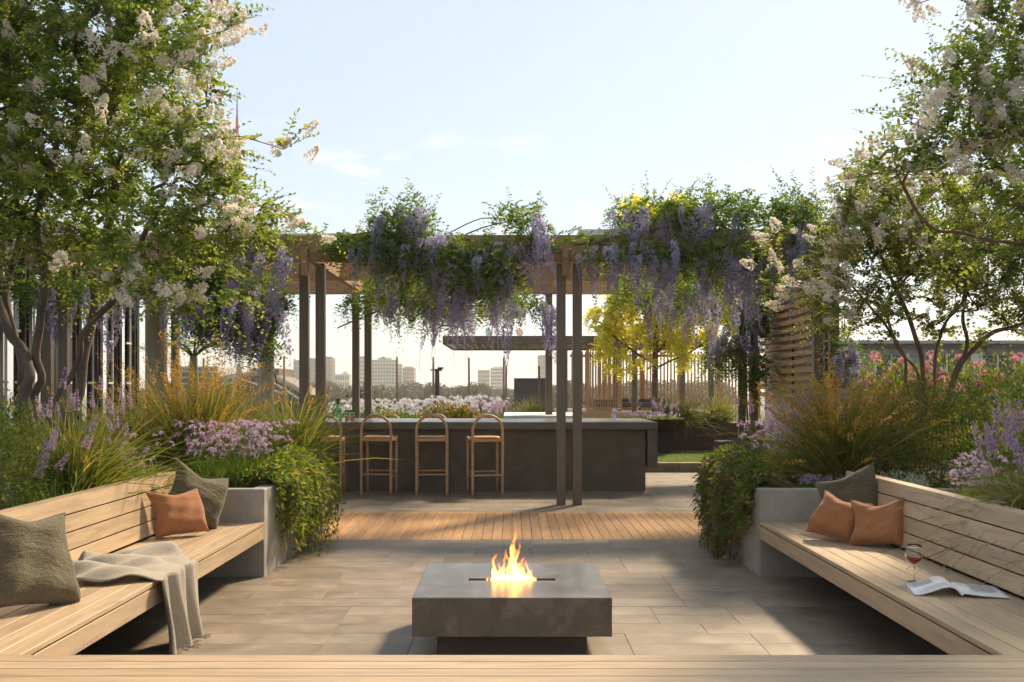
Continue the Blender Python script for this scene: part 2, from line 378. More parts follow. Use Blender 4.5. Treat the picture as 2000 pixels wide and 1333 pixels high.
# lawn platform with its stone kerb, right of the counter
tag(bx('lawn', 1.6, 4.6, 17.45, 23.0, 0, .15, M['soil']), kind='structure')
kt = thing('lawn_kerb', 'low brown stone kerb along the front of the small lawn', 'kerb', (2.9, 17.35, 0))
for i in range(9):
    x = 1.5 + i * .33
    bx('kerb_block', x + .003, x + .327, 17.26, 17.45, 0, .175, M['tile'], kt, .004)
def blades(n, base, L, spread, droop, wd, seed, K=4, lean=(0, 0), flat=0.):
    """n arching blades: base (n,3) start points, returns V,Q,attr"""
    r = np.random.default_rng(seed)
    a = r.uniform(0, 2 * np.pi, n); s = np.abs(r.normal(0, 1, n)) * spread; s = np.minimum(s, 1.7)
    ll = L * r.uniform(.55, 1.1, n)
    h = np.stack([np.cos(a), np.sin(a), np.zeros(n)], -1) * 1.
    h2 = h * np.sin(s)[:, None] + np.array([lean[0], lean[1], 0]); d0 = unit(h2 + np.array([0, 0, 1.]) * np.maximum(np.cos(s), .12)[:, None])
    t = np.linspace(0, 1, K + 1)
    dr = droop * r.uniform(.4, 1.6, n)
    out = unit(d0 * np.array([1, 1, 0]) + 1e-6)
    p = base[:, None] + d0[:, None] * (ll[:, None] * t)[..., None] + (out * (dr * ll * .5)[:, None])[:, None] * (t ** 2)[None, :, None] - np.array([0, 0, 1.]) * ((dr * ll)[:, None] * (t ** 2.3))[..., None]
    tw = r.uniform(0, 2 * np.pi, n); side = unit(np.cross(d0, np.stack([np.cos(tw), np.sin(tw), .2 * np.ones(n)], -1)))
    wt = wd * np.array([.7, 1., .9, .6, .06]) if K == 4 else wd * (1.05 - t ** 2)
    ww = r.uniform(.6, 1.3, n)[:, None, None] * wt[None, :, None] * .5
    V = np.stack([p - side[:, None] * ww, p + side[:, None] * ww], 2)       # n,K+1,2,3
    b = (np.arange(n) * (K + 1) * 2)[:, None, None]; k = (np.arange(K) * 2)[None, :, None]
    Q = b + k + np.array([0, 1, 3, 2])[None, None]
    at = np.repeat(np.clip(r.normal(.5, .25, n), 0, 1), K)
    return V.reshape(-1, 3), Q.reshape(-1, 4), at, p
gb = np.random.default_rng(8); n = 26000
base = np.stack([gb.uniform(1.65, 4.4, n), 17.46 + gb.uniform(0, 1, n) ** 1.3 * 5.3, np.full(n, .15)], -1)
V, Q, at, _ = blades(n, base, .045, .5, .4, .006, 4, K=2)
M['turf'] = foliage('turf', [(0, (.10, .17, .04)), (.6, (.20, .30, .07)), (1, (.33, .38, .13))], .5)
tag(obj('lawn_grass', mk('lawn_grass', V, Q, M['turf'], attr=at)), 'short pale green lawn grass behind the stone kerb', 'grass', kind='stuff')

# ------------------------------------------------------------------ concrete planters at the bench ends
for s, side in ((-1, 'left'), (1, 'right')):
    lab = {'left': 'concrete planter wall at the end of the left bench under purple flowers', 'right': 'concrete planter wall at the end of the right bench under trailing rust-tipped shrub'}[side]
    t = thing('concrete_planter', lab, 'planter', (s * 2.2, 8.8, 0))
    xs = sorted((s * 1.866, s * 4.0))
    bx('front_wall', *xs, 7.71, 7.83, 0, .682, M['conc'], t, .006)
    xs = sorted((s * 1.8665, s * 1.986)); bx('side_wall', *xs, 7.832, 10.05, 0, .68, M['conc'], t, .006, 'y')
    xs = sorted((s * 1.99, s * 3.2)); bx('rear_wall', *xs, 9.93, 10.05, 0, .679, M['conc'], t, .006)
    xs = sorted((s * 1.988, s * 3.99)); bx('soil', *xs, 7.832, 9.928, .3, .61, M['soil'], t)
    xs = sorted((s * 2.74, s * 9.5)); tag(bx('garden_bed', *xs, 1.5, 7.7 if True else 0, .0, .61, M['soil'], None), kind='structure')
    xs = sorted((s * 3.25, s * 9.5)); tag(bx('garden_bed', *xs, 7.84, 16.5, .0, .60, M['soil'], None), kind='structure')

# ------------------------------------------------------------------ benches
SEAT = .436
def side_bench(s, label):
    t = thing('slatted_bench', label, 'bench', (s * 2.2, 5.2, 0))
    y0, y1 = 1.6, 7.705
    wd = .0975; x = 1.866
    for i in range(6):                                         # seat slats, front edge outwards
        a, b = x + i * wd, x + (i + 1) * wd - .0045
        yy = 3.882 if i == 0 else 3.882
        bx('seat_slat', *sorted((s * a, s * b)), yy, y1, SEAT - .024, SEAT, M['bench'], t, .002, 'y')
    bx('fascia', *sorted((s * 1.867, s * 1.892)), 3.885, y1, SEAT - .128, SEAT - .032, M['bench'], t, .002, 'y')
    bx('seat_frame', *sorted((s * 1.90, s * 2.44)), 1.7, y1 - .01, SEAT - .10, SEAT - .026, M['dark'], t, .002, 'y')
    for yl in (2.2,):
        bx('support', *sorted((s * 2.1, s * 2.4)), yl, yl + .1, .0, SEAT - .1, M['dark'], t)
    # backrest: four boards on a slight rake and a capping board
    me = boxmesh(y1 - y0, .0905, .026, M['bench'], .002)
    rake = math.radians(13.5)
    for i in range(4):
        zc = .462 + .045 + i * .0945
        off = (zc - SEAT) * math.tan(rake)
        bx0 = 2.435 + off
        obj('back_board', me, None, t, (s * bx0, (y0 + y1) / 2, zc - .012), (0, 0, 0)).rotation_euler = Matrix(((0, math.sin(rake) * s, math.cos(rake) * s), (1, 0, 0), (0, math.cos(rake), -math.sin(rake)))).to_euler() if s > 0 else Matrix(((0, -math.sin(rake), math.cos(rake)), (1, 0, 0), (0, math.cos(rake), math.sin(rake)))).to_euler()
    bx('cap_board', *sorted((s * 2.515, s * 2.66)), y0, y1 - .002, .792, .812, M['bench'], t, .002, 'y')
    bx('back_frame', *sorted((s * 2.60, s * 2.735)), y0, y1 - .01, .0, .79, M['dark'], t, .002, 'y')
side_bench(-1, 'long oak slat bench along the left bed with olive cushions and a throw')
side_bench(1, 'long oak slat bench along the right bed with wine glass and magazine')
t = thing('slatted_bench', 'oak slat bench crossing the bottom foreground in front of the fire table', 'bench', (0, 3.5, 0))
for i in range(6):
    b = 3.878 - i * .0955
    bx('seat_slat', -2.44, 2.44, b - .091, b, SEAT - .024, SEAT + .001, M['bench'], t, .002)
bx('fascia', -1.86, 1.86, 3.85, 3.874, SEAT - .128, SEAT - .032, M['bench'], t, .002)
bx('seat_frame', -1.85, 1.85, 3.30, 3.84, SEAT - .10, SEAT - .026, M['dark'], t, .002)
for x in (-1.2, 1.2): bx('support', x - .05, x + .05, 3.4, 3.7, 0, SEAT - .1, M['dark'], t)

# ------------------------------------------------------------------ fire table
t = thing('fire_table', 'square dark stone fire table with burning slot in its pale lit top', 'fire table', (0, 5.8, 0))
# slab with a real slot: top built of four blocks round the opening
W2, YN, YF, ZT, ZB = .512, 5.28, 6.31, .366, .165
sx, s0, s1 = .245, 5.745, 5.808
acc = Acc()
def slabface(acc):
    xs = [-W2, -sx, sx, W2]; ys = [YN, s0, s1, YF]; e = .004
    for i in range(3):
        for j in range(3):
            if i == 1 and j == 1: continue
            acc.add([(xs[i], ys[j], ZT), (xs[i + 1], ys[j], ZT), (xs[i + 1], ys[j + 1], ZT), (xs[i], ys[j + 1], ZT)], [[0, 1, 2, 3]])
    b = .0035                                                 # softened arris
    o = [(-W2, YN), (W2, YN), (W2, YF), (-W2, YF)]; q = [(-W2 - b, YN - b), (W2 + b, YN - b), (W2 + b, YF + b), (-W2 - b, YF + b)]
    for i in range(4):
        k = (i + 1) % 4
        acc.add([(*o[k], ZT), (*o[i], ZT), (*q[i], ZT - b), (*q[k], ZT - b)], [[0, 1, 2, 3]])
        acc.add([(*q[k], ZT - b), (*q[i], ZT - b), (*q[i], ZB), (*q[k], ZB)], [[0, 1, 2, 3]])
    acc.add([(*q[0], ZB), (*q[3], ZB), (*q[2], ZB), (*q[1], ZB)], [[0, 1, 2, 3]])
    i4 = [(-sx, s0), (sx, s0), (sx, s1), (-sx, s1)]
    for i in range(4):
        k = (i + 1) % 4
        acc.add([(*i4[i], ZT), (*i4[k], ZT), (*i4[k], ZT - .05), (*i4[i], ZT - .05)], [[0, 1, 2, 3]])
slabface(acc)
top = obj('top_slab', acc.mesh('top_slab', M['firetop']), None, t)
bx('burner_tray', -sx + .001, sx - .001, s0 + .001, s1 - .001, ZT - .06, ZT - .03, M['dark'], t)
r = np.random.default_rng(2)
pv, pq = lathe([(0, -1), (.7, -.7), (1, 0), (.7, .7), (0, 1)], 6); pebm = mk('coal', pv, pq, M['basalt'], False)
for i in range(26):
    obj('coal', pebm, None, t, (float(r.uniform(-.22, .22)), float(r.uniform(s0 + .012, s1 - .012)), ZT - .022 + float(r.uniform(-.004, .006))), tuple(r.uniform(0, 3, 3)), tuple(float(v) for v in r.uniform(.006, .012, 3)))
bx('plinth', -.395, .395, 5.40, 6.19, 0, ZB, M['basalt'], t, .003)
# flames: thin twisting tongues that glow
s = N('flame'); at = s.n('Attribute'); at.attribute_name = 'v'
em = s.n('Emission'); s.l(s.ramp(at.outputs['Fac'], [(0, (1, .55, .16)), (.3, (1, .50, .13)), (.6, (1, .30, .05)), (1, (.9, .10, .015))]), em.inputs[0])
s.l(s.ramp(at.outputs['Fac'], [(0, (1, 1, 1)), (.45, (.75,) * 3), (1, (.22,) * 3)]), em.inputs[1]); 
es = s.math('MULTIPLY', s.ramp(at.outputs['Fac'], [(0, (1, 1, 1)), (.5, (.7,) * 3), (1, (.25,) * 3)]), 4.2); s.l(es, em.inputs[1])
tr = s.n('BsdfTransparent'); mx = s.n('MixShader'); nv = s.noise(s.coord((14, 14, 5), rnd=False), 2.2, 4, .6, 1.2)
op = s.math('MULTIPLY', s.ramp(nv, [(.40, (0, 0, 0)), (.60, (1, 1, 1))]), s.ramp(at.outputs['Fac'], [(0, (.8,) * 3), (.5, (.65,) * 3), (1, (.35,) * 3)]))
s.l(op, mx.inputs[0]); s.l(tr.outputs[0], mx.inputs[1]); s.l(em.outputs[0], mx.inputs[2]); s.l(mx.outputs[0], s.out.inputs[0])
M['flame'] = s.m
fire = thing('fire', 'bright orange flames rising from the slot of the fire table', 'fire', (0, 5.776, ZT - .02))
r = np.random.default_rng(5)
spec = [(-.112, .10, .018), (-.098, .17, .024), (-.08, .11, .024), (-.062, .12, .03), (-.05, .17, .022), (-.022, .21, .032), (-.004, .29, .032), (.012, .325, .026), (.026, .24, .034), (.046, .15, .03), (.066, .12, .028), (.084, .14, .022), (.1, .09, .02), (-.03, .12, .042), (.02, .13, .045), (.06, .09, .036), (-.075, .075, .034), (.112, .055, .016), (.0, .09, .05), (-.128, .04, .014), (.126, .035, .013)]
for fx, fh, fw in spec:
    K = 13; tt = np.linspace(0, 1, K); ph = r.uniform(0, 6, 3)
    cx_ = fx + .018 * tt * np.sin(tt * 5.5 + ph[0]) + .010 * tt * np.sin(tt * 12 + ph[1]); cy_ = r.uniform(-.012, .012) + .016 * tt * np.cos(tt * 6 + ph[2])
    wd_ = fw * (np.sin(np.pi * np.clip(tt * .8 + .2, 0, 1)) ** .8) * (1 + .35 * np.sin(tt * 15 + ph[1])) * (1 - tt) ** .35 * .55
    a = Acc(); addtube(a, np.stack([cx_, cy_, tt * fh * r.uniform(.9, 1.1)], -1), np.maximum(wd_, .0008), 7, 0., False)
    Vt = a.V[0]; Vt[:, 1] = (Vt[:, 1] - np.repeat(cy_, 7)) * .45 + np.repeat(cy_, 7)
    att = np.repeat((tt[:-1] + tt[1:]) / 2, 7)
    obj('flame_tongue', mk('flame_tongue', Vt, a.Q[0], M['flame'], True, att), None, fire, (0, 5.776, ZT - .02))

# ------------------------------------------------------------------ cushions
def cushion(label, w, h, th, mat, loc, rot, seed, group=None, slump=.12, dent=.5):
    r = np.random.default_rng(seed); n = 30
    u, v = np.meshgrid(np.linspace(-1, 1, n), np.linspace(-1, 1, n), indexing='ij')
    pinch = .10
    X = u * (1 - pinch * (1 - v * v) ** 1 * 1.0 * np.abs(u) ** 3); Y = v * (1 - pinch * (1 - u * u) * np.abs(v) ** 3)
    Z = ((1 - u ** 4) * (1 - v ** 4)) ** .55
    ph = r.uniform(0, 6, 8)
    cen = np.exp(-((u * .9) ** 2 + (v - 1.0) ** 2 * 1.2) * 3.0)                        # karate-chop dip in the top edge
    wr = (np.sin(u * 5 + v * 4 + ph[0]) * np.sin(v * 6 - u * 3 + ph[1]) + .6 * np.sin(u * 9 - v * 7 + ph[2]) * np.sin(v * 4 + ph[3])) * .045
    edge = np.maximum(np.abs(u), np.abs(v)) ** 6
    rad = np.sin(np.arctan2(v, u) * 9 + ph[4]) * .05 * (np.abs(u) ** 3 * np.abs(v) ** 3)
    Vs = []
    for sg in (1, -1):
        z = sg * Z * th / 2 * (1 + wr * 1.6 + rad * 6)
        y = Y * h / 2 - cen * dent * .12 * h - (v > -1.1) * slump * h * .25 * (Y + 1) * np.abs(u) ** 2 * .0
        x = X * w / 2
        # belly sags towards the seat
        z = z * (1 + slump * (-v) * .9)
        z = z + .012 * np.sin(u * 2.2 + ph[5]) * (v + 1) + .02 * np.sin(v * 2 + ph[6])
        x = x + .01 * np.sin(v * 3 + ph[7])
        Vs.append(np.stack([x, y, z], -1).reshape(-1, 3))
    i, j = np.meshgrid(np.arange(n - 1), np.arange(n - 1), indexing='ij'); a = (i * n + j).ravel()
    Q1 = np.stack([a, a + n, a + n + 1, a + 1], -1); Q2 = np.stack([a, a + 1, a + n + 1, a + n], -1) + n * n
    me = mk('cushion', np.vstack(Vs), [np.vstack([Q1, Q2])], mat, True)
    o = obj('cushion', me, None, None, loc); o.rotation_euler = rot
    # welt round the seam
    per = [(k, 0) for k in range(n)] + [(n - 1, k) for k in range(1, n)] + [(k, n - 1) for k in range(n - 2, -1, -1)] + [(0, k) for k in range(n - 2, 0, -1)]
    pts = np.array([Vs[0].reshape(n, n, 3)[p] * .5 + Vs[1].reshape(n, n, 3)[p] * .5 for p in per + per[:1]])
    a = Acc(); addtube(a, pts, .0035, 5, 0, False); c = obj('piping', a.mesh('piping', mat, True), None, o, (0, 0, 0), local=True)
    return tag(o, label, 'cushion', group)
def orient(face, roll=0., tilt=0.):
    """cushion's face normal towards 'face' (horizontal angle from +X), leaning back by tilt, rolled in its plane"""
    nrm = Vector((math.cos(face) * math.cos(tilt), math.sin(face) * math.cos(tilt), math.sin(tilt)))
    up = Vector((0, 0, 1)); x = up.cross(nrm).normalized(); y = nrm.cross(x)
    m = Matrix((x, y, nrm)).transposed()
    return (m @ Matrix.Rotation(roll, 3, 'Z')).to_euler()
R = math.radians
cushion('large olive quilted cushion at the near left end of the left bench', .50, .47, .19, M['olive'], (-2.235, 4.72, SEAT + .225), orient(R(-28), R(-8), R(22)), 1, 'cushions on the benches', .2, .8)
cushion('olive cushion tilted on its corner behind the terracotta one on the left bench', .45, .45, .17, M['olive'], (-2.26, 7.33, SEAT + .235), orient(R(-40), R(-24), R(20)), 2, 'cushions on the benches', .15, .9)
cushion('terracotta cushion leaning against the left bench back', .37, .33, .13, M['orange'], (-2.27, 6.98, SEAT + .165), orient(R(-52), R(3), R(22)), 3, 'cushions on the benches', .1, .7)
cushion('dark olive cushion behind the two terracotta ones on the right bench', .47, .45, .17, M['darkolive'], (2.33, 7.12, SEAT + .225), orient(R(213), R(24), R(22)), 4, 'cushions on the benches', .15, .9)
cushion('terracotta cushion nearer the planter on the right bench', .335, .32, .15, M['orange'], (2.165, 6.78, SEAT + .155), orient(R(232), R(-12), R(24)), 5, 'cushions on the benches', .15, .9)
cushion('terracotta cushion nearer the wine glass on the right bench', .34, .32, .15, M['orange'], (2.34, 6.55, SEAT + .152), orient(R(225), R(9), R(24)), 6, 'cushions on the benches', .15, .9)

# ------------------------------------------------------------------ throw on the left bench
def throw():
    nu, nv = 90, 46
    r = np.random.default_rng(3)
    V = np.zeros((nu, nv, 3))
    # path of the cloth: floor -> up the bench front -> over the edge -> bunched on the seat
    for i, u in enumerate(np.linspace(0, 1, nu)):
        for j, v in enumerate(np.linspace(0, 1, nv)):
            if u < .42:                                        # hanging
                k = u / .42
                z = .012 + k * (SEAT - .0); x = -1.838 - .0 + .03 * math.sin(v * 13 + 1.2) * (1 - k * .55) + .012 * math.sin(v * 29 + 2 * k)
                x += .03 * (1 - k)
                y = 5.33 + .60 * v + (v - .5) * -.05 * (1 - k) + .02 * math.sin(k * 4 + v * 3)
            else:
                k = (u - .42) / .58
                e = min(1., k / .07)
                x = -1.838 - .04 * e - k * .43
                near0, near1 = 5.33, 5.20; far0, far1 = 5.93, 5.62
                ya = near0 + (near1 - near0) * min(1, k * 1.5); yb = far0 + .22 * math.sin(min(1, k * 1.6) * math.pi * .75) - k * .42
                y = ya + (yb - ya) * v
                amp = .016 + .042 * k
                z = SEAT + .014 * e + amp * (1 + math.sin(v * 14 - k * 3 + .6) * .7 + math.sin(v * 31 + k * 9) * .25) * min(1, k * 4) + .02 * max(0, v - .72) / .28 * math.sin(k * 3.1) * 2.2
                y += .02 * math.sin(k * 11 + v * 5); x += .02 * math.sin(v * 9 + k * 4) * k
            V[i, j] = (x, y, z)
    i, j = np.meshgrid(np.arange(nu - 1), np.arange(nv - 1), indexing='ij'); a = (i * nv + j).ravel()
    Q = np.stack([a, a + 1, a + nv + 1, a + nv], -1)
    o = obj('throw', mk('throw', V.reshape(-1, 3), Q, M['throw'], True))
    md = o.modifiers.new('thick', 'SOLIDIFY'); md.thickness = .007; md.offset = 1
    tag(o, 'oat wool throw draped over the edge of the left bench', 'throw')
    for end, sg in ((0, -1), (nu - 1, 1)):
        acc = Acc()
        for j in range(0, nv, 1):
            p = V[end, j]; L = r.uniform(.05, .09)
            tt = np.linspace(0, 1, 6)[:, None]
            if sg < 0:
                d = np.array([r.uniform(.2, .9), r.uniform(-.5, .5), 0]); pts = p + d * L * tt + np.array([0, 0, 1]) * (.012 * np.sin(tt * 3) * r.uniform(.3, 1.))
                pts[:, 2] = np.maximum(pts[:, 2], .027)
            else:
                d = np.array([-.8, r.uniform(-.7, .5), 0]); pts = p + d * L * tt - np.array([0, 0, 1]) * ((p[2] - SEAT - .004) * tt ** 1.2)
            addtube(acc, pts, .0035 * np.linspace(1, .75, 6), 5, 0.)
        tag(obj('fringe', acc.mesh('fringe', M['throw'], True), None, o, (0, 0, 0), local=True), kind='stuff')
throw()

# ------------------------------------------------------------------ wine glass, magazine
g = thing('wine_glass', 'balloon wine glass with a little red wine on the right bench', 'glass', (2.10, 5.345, SEAT))
bowl = [(.0045, .088), (.014, .091), (.028, .100), (.040, .116), (.0475, .138), (.046, .160), (.040, .178), (.036, .192)]
full = bowl + [(.0348, .1915)] + [(max(r_ - .0012, .0004), z_ + .0012) for r_, z_ in bowl[::-1][1:]]
Vb, Qb = lathe([(.0001, .0878)] + full + [(.0001, .0905)], 28)
obj('bowl', mk('bowl', Vb, Qb, M['glass'], True), None, g, (2.10, 5.345, SEAT))
Vb, Qb = lathe([(.0001, 0), (.036, 0), (.037, .0015), (.03, .003), (.008, .006), (.0035, .012), (.003, .05), (.0036, .085), (.0045, .0876), (.0001, .0877)], 24)
obj('stem', mk('stem', Vb, Qb, M['glass'], True), None, g, (2.10, 5.345, SEAT))
Vb, Qb = lathe([(.0001, .0925), (.013, .0935), (.0265, .1022), (.0383, .1172), (.0425, .1275), (.0001, .1275)], 28)
obj('wine', mk('wine', Vb, Qb, M['wine'], True), None, g, (2.10, 5.345, SEAT))
def magazine():
    t = thing('magazine', 'open white magazine lying face up beside the wine glass', 'magazine', (2.2, 5.08, SEAT), rz=R(-12))
    def half(sg, prof, name, thick):
        n = len(prof); a = Acc()
        for e in (0, 1): pass
        x = np.array([p[0] for p in prof]) * sg; z = np.array([p[1] for p in prof]); d = .145
        V = []
        for yy in (-d, d):
            for zz in (0, -1):
                V.append(np.stack([x, np.full(n, yy), np.maximum(z + (zz * thick), .0015 if zz else 0)], -1))
        V = np.concatenate(V); k = np.arange(n - 1)
        f = lambda A, B: np.stack([A * n + k, A * n + k + 1, B * n + k + 1, B * n + k], -1)
        Q = np.vstack([f(0, 2), f(3, 1), f(1, 0), f(2, 3), [[0, 2 * n, 3 * n, n]], [[n - 1, 2 * n - 1, 4 * n - 1, 3 * n - 1]]])
        return obj(name, mk(name, V, Q, M['paper'], True), None, t, (0, 0, 0), local=True), x, z, d
    lift = [(0, .012), (.012, .030), (.03, .046), (.055, .052), (.09, .045), (.13, .028), (.17, .014), (.20, .007), (.215, .006)]
    flat = [(0, .012), (.012, .022), (.03, .021), (.06, .017), (.10, .014), (.15, .012), (.19, .010), (.215, .009)]
    for sg, pr, nm in ((-1, lift, 'left_pages'), (1, flat, 'right_pages')):
        o, x, z, d = half(sg, pr, nm, .005)
        pts = spline([(a * sg, 0, b) for a, b in pr], 60)
        def patch(name, u0, u1, y0, y1):
            k = np.where((np.abs(pts[:, 0]) >= u0) & (np.abs(pts[:, 0]) <= u1))[0]; q = pts[k]; m = len(q)
            V = np.concatenate([np.stack([q[:, 0], np.full(m, y0), q[:, 2] + .0012], -1), np.stack([q[:, 0], np.full(m, y1), q[:, 2] + .0012], -1)])
            kk = np.arange(m - 1); Q = np.stack([kk, kk + 1, m + kk + 1, m + kk], -1)
            if sg < 0: Q = Q[:, ::-1]
            obj(name, mk(name, V, Q, M['ink']), None, o, (0, 0, 0), local=True)
        patch('printed_picture', .10 if sg < 0 else .07, .19, .02 if sg < 0 else -.02, .12)
        for i in range(5 if sg < 0 else 3): patch('text_line', .05, .19 - .03 * (i % 2), -.04 - i * .017, -.036 - i * .017)
magazine()

# ------------------------------------------------------------------ bar counter
t = thing('bar_counter', 'long dark stone bar counter with a hanging waterfall end', 'counter', (-.5, 14.8, 0))
bx('base', -2.95, 1.836, 14.08, 15.5, 0, .872, M['counter'], t, .004)
bx('countertop', -3.05, 1.99, 13.99, 15.72, .874, .975, M['countertop'], t, .004)
bx('waterfall_end', 1.853, 1.989, 13.992, 15.71, .354, .873, M['counter'], t, .004, 'z')
bx('sink_rim', 1.15, 1.62, 14.5, 15.0, .9752, .979, M['steel'], t, .001)
a = Acc(); addbox(a, 1.47, 1.53, 15.02, 15.08, .975, 1.13); addbox(a, 1.472, 1.528, 14.82, 15.02, 1.095, 1.118); addbox(a, 1.48, 1.59, 15.035, 15.065, 1.13, 1.142)
obj('tap', a.mesh('tap', M['steel']), None, t)
t = thing('serving_table', 'white topped table standing behind the counter right of the stools', 'table', (.4, 16.7, 0))
for i in range(8): bx('top_board', -.13 + i * .152, -.13 + (i + 1) * .152 - .003, 15.74, 17.9, .97, 1.015, M['white'], t, .002, 'y')
bx('apron', -.12, 1.07, 15.78, 17.86, .87, .968, M['white'], t)
for x in (-.08, .98):
    for y in (15.8, 17.76): bx('leg', x, x + .06, y, y + .06, 0, .87, M['white'], t, .003, 'z')

# ------------------------------------------------------------------ bar stools
def stool_meshes():
    r = .0185; w_ = .20; dp = .172; m = {}
    a = Acc(); th = np.linspace(0, np.pi, 25)
    arc = [(-w_, 0, z) for z in np.linspace(0, .80, 12)] + [(-w_ * math.cos(q), -.0 - .02 * math.sin(q), .86 + .20 * math.sin(q)) for q in th] + [(w_, 0, z) for z in np.linspace(.80, 0, 12)]
    addtube(a, np.array(arc), r, 10); m['hoop'] = a.mesh('hoop', M['stool'], True)
    a = Acc(); addtube(a, [(0, 0, 0), (0, 0, .4), (0, 0, .775)], r, 10); m['leg'] = a.mesh('leg', M['stool'], True)
    a = Acc(); addtube(a, [(-w_, 0, 0), (0, 0, 0), (w_, 0, 0)], .0115, 8); m['rail'] = a.mesh('rail', M['stool'], True)
    a = Acc(); addtube(a, [(0, 0, 0), (0, dp, 0), (0, 2 * dp, 0)], .0115, 8); m['srail'] = a.mesh('side_rail', M['stool'], True)
    # seat: rounded slab, dished
    n = 40; q = np.arange(n) / n * 2 * np.pi; ce = np.sign(np.cos(q)) * np.abs(np.cos(q)) ** .55; se = np.sign(np.sin(q)) * np.abs(np.sin(q)) ** .55
    prof = [(0, .012), (.5, .012), (.9, .02), (.985, .017), (1, .010), (.985, .002), (.9, 0), (0, 0)]
    V = np.array([[(p * ce[k] * .185, p * se[k] * .19, z) for k in range(n)] for p, z in prof]).reshape(-1, 3)
    i = np.arange(len(prof) - 1)[:, None] * n; j = np.arange(n)[None]; j2 = (j + 1) % n
    m['seat'] = mk('seat', V, np.stack([i + j, i + j2, i + n + j2, i + n + j], -1).reshape(-1, 4)[:, ::-1], M['stool'], True)
    m['apron'] = boxmesh(.37, .03, .045, M['stool'], .006)
    m['sapron'] = boxmesh(.03, .32, .04, M['stool'], .006)
    return m, w_, dp
SM, sw, sdp = stool_meshes()
def stool(label, x, y, rz, group, sc_=1.):
    t = thing('bar_stool', label, 'stool', (x, y, .022), group, rz)
    def p(nm, k, loc): obj(nm, SM[k], None, t, loc, local=True)
    p('back_hoop', 'hoop', (0, 0, 0)); p('leg', 'leg', (-sw, 2 * sdp, 0)); p('leg', 'leg', (sw, 2 * sdp, 0))
    p('rail', 'rail', (0, 0, .275)); p('rail', 'rail', (0, 2 * sdp, .30)); p('side_rail', 'srail', (-sw, 0, .25)); p('side_rail', 'srail', (sw, 0, .25))
    p('seat_rail', 'apron', (0, .0, .735)); p('seat_rail', 'apron', (0, 2 * sdp, .735)); p('seat_rail', 'sapron', (-sw, sdp, .735)); p('seat_rail', 'sapron', (sw, sdp, .735))
    p('seat', 'seat', (0, sdp - .005, .76))
    t.scale = (sc_,) * 3
stool('ash bar stool half hidden by the left shrub, leftmost along the counter', -2.46, 13.5, R(2), 'bar stools in front of the counter')
stool('ash bar stool second from the left in front of the counter', -1.80, 13.55, R(-6), 'bar stools in front of the counter')
stool('ash bar stool third from the left in front of the counter', -1.06, 13.52, R(3), 'bar stools in front of the counter')
stool('ash bar stool turned slightly, nearest the twin steel posts', -.32, 13.42, R(13), 'bar stools in front of the counter')
stool('ash stool behind the counter whose hoop shows leftmost', -2.0, 16.8, R(180), 'bar stools behind the counter', .925)
stool('ash stool behind the counter whose hoop shows in the middle', -1.23, 16.8, R(180), 'bar stools behind the counter', .925)
stool('ash stool behind the counter whose hoop shows next to the white table', -.46, 16.8, R(180), 'bar stools behind the counter', .925)

# bottle and tumblers on the counter
c = P(660, 820, 14.75); zc_ = .975
b = thing('water_bottle', 'green glass bottle with brown stopper on the counter', 'bottle', (c[0], 14.75, zc_))
V, Q = lathe([(.0001, 0), (.052, 0), (.056, .006), (.056, .16), (.052, .19), (.03, .225), (.026, .25), (.030, .262), (.026, .262), (.022, .25), (.026, .222), (.048, .188), (.052, .16), (.052, .008), (.0001, .006)], 24)
obj('body', mk('body', V, Q, M['greenglass'], True), None, b, (c[0], 14.75, zc_))
V, Q = lathe([(.0001, .009), (.050, .009), (.050, .125), (.0001, .125)], 24); M['water'] = glass('water', (.8, 1, .75), 0, 1.33)
obj('water', mk('water', V, Q, M['water'], True), None, b, (c[0], 14.75, zc_))
V, Q = lathe([(.0001, .24), (.021, .242), (.024, .264), (.033, .30), (.034, .315), (.0001, .318)], 20)
obj('stopper', mk('stopper', V, Q, M['rust'], True), None, b, (c[0], 14.75, zc_))
for px, lb in ((678, 'small two-tone tumbler right beside the green bottle'), (688, 'small two-tone tumbler farther from the green bottle')):
    c = P(px, 820, 14.7); b = thing('tumbler', lb, 'glass', (c[0], 14.7, zc_), 'tumblers on the counter')
    V, Q = lathe([(.0001, 0), (.028, 0), (.029, .06), (.0001, .062)], 18); obj('foot', mk('foot', V, Q, M['amber'], True), None, b, (c[0], 14.7, zc_))
    V, Q = lathe([(.029, .063), (.033, .10), (.038, .15), (.036, .15), (.031, .10), (.026, .066)], 18); obj('cup', mk('cup', V, Q, M['greenglass'], True), None, b, (c[0], 14.7, zc_))

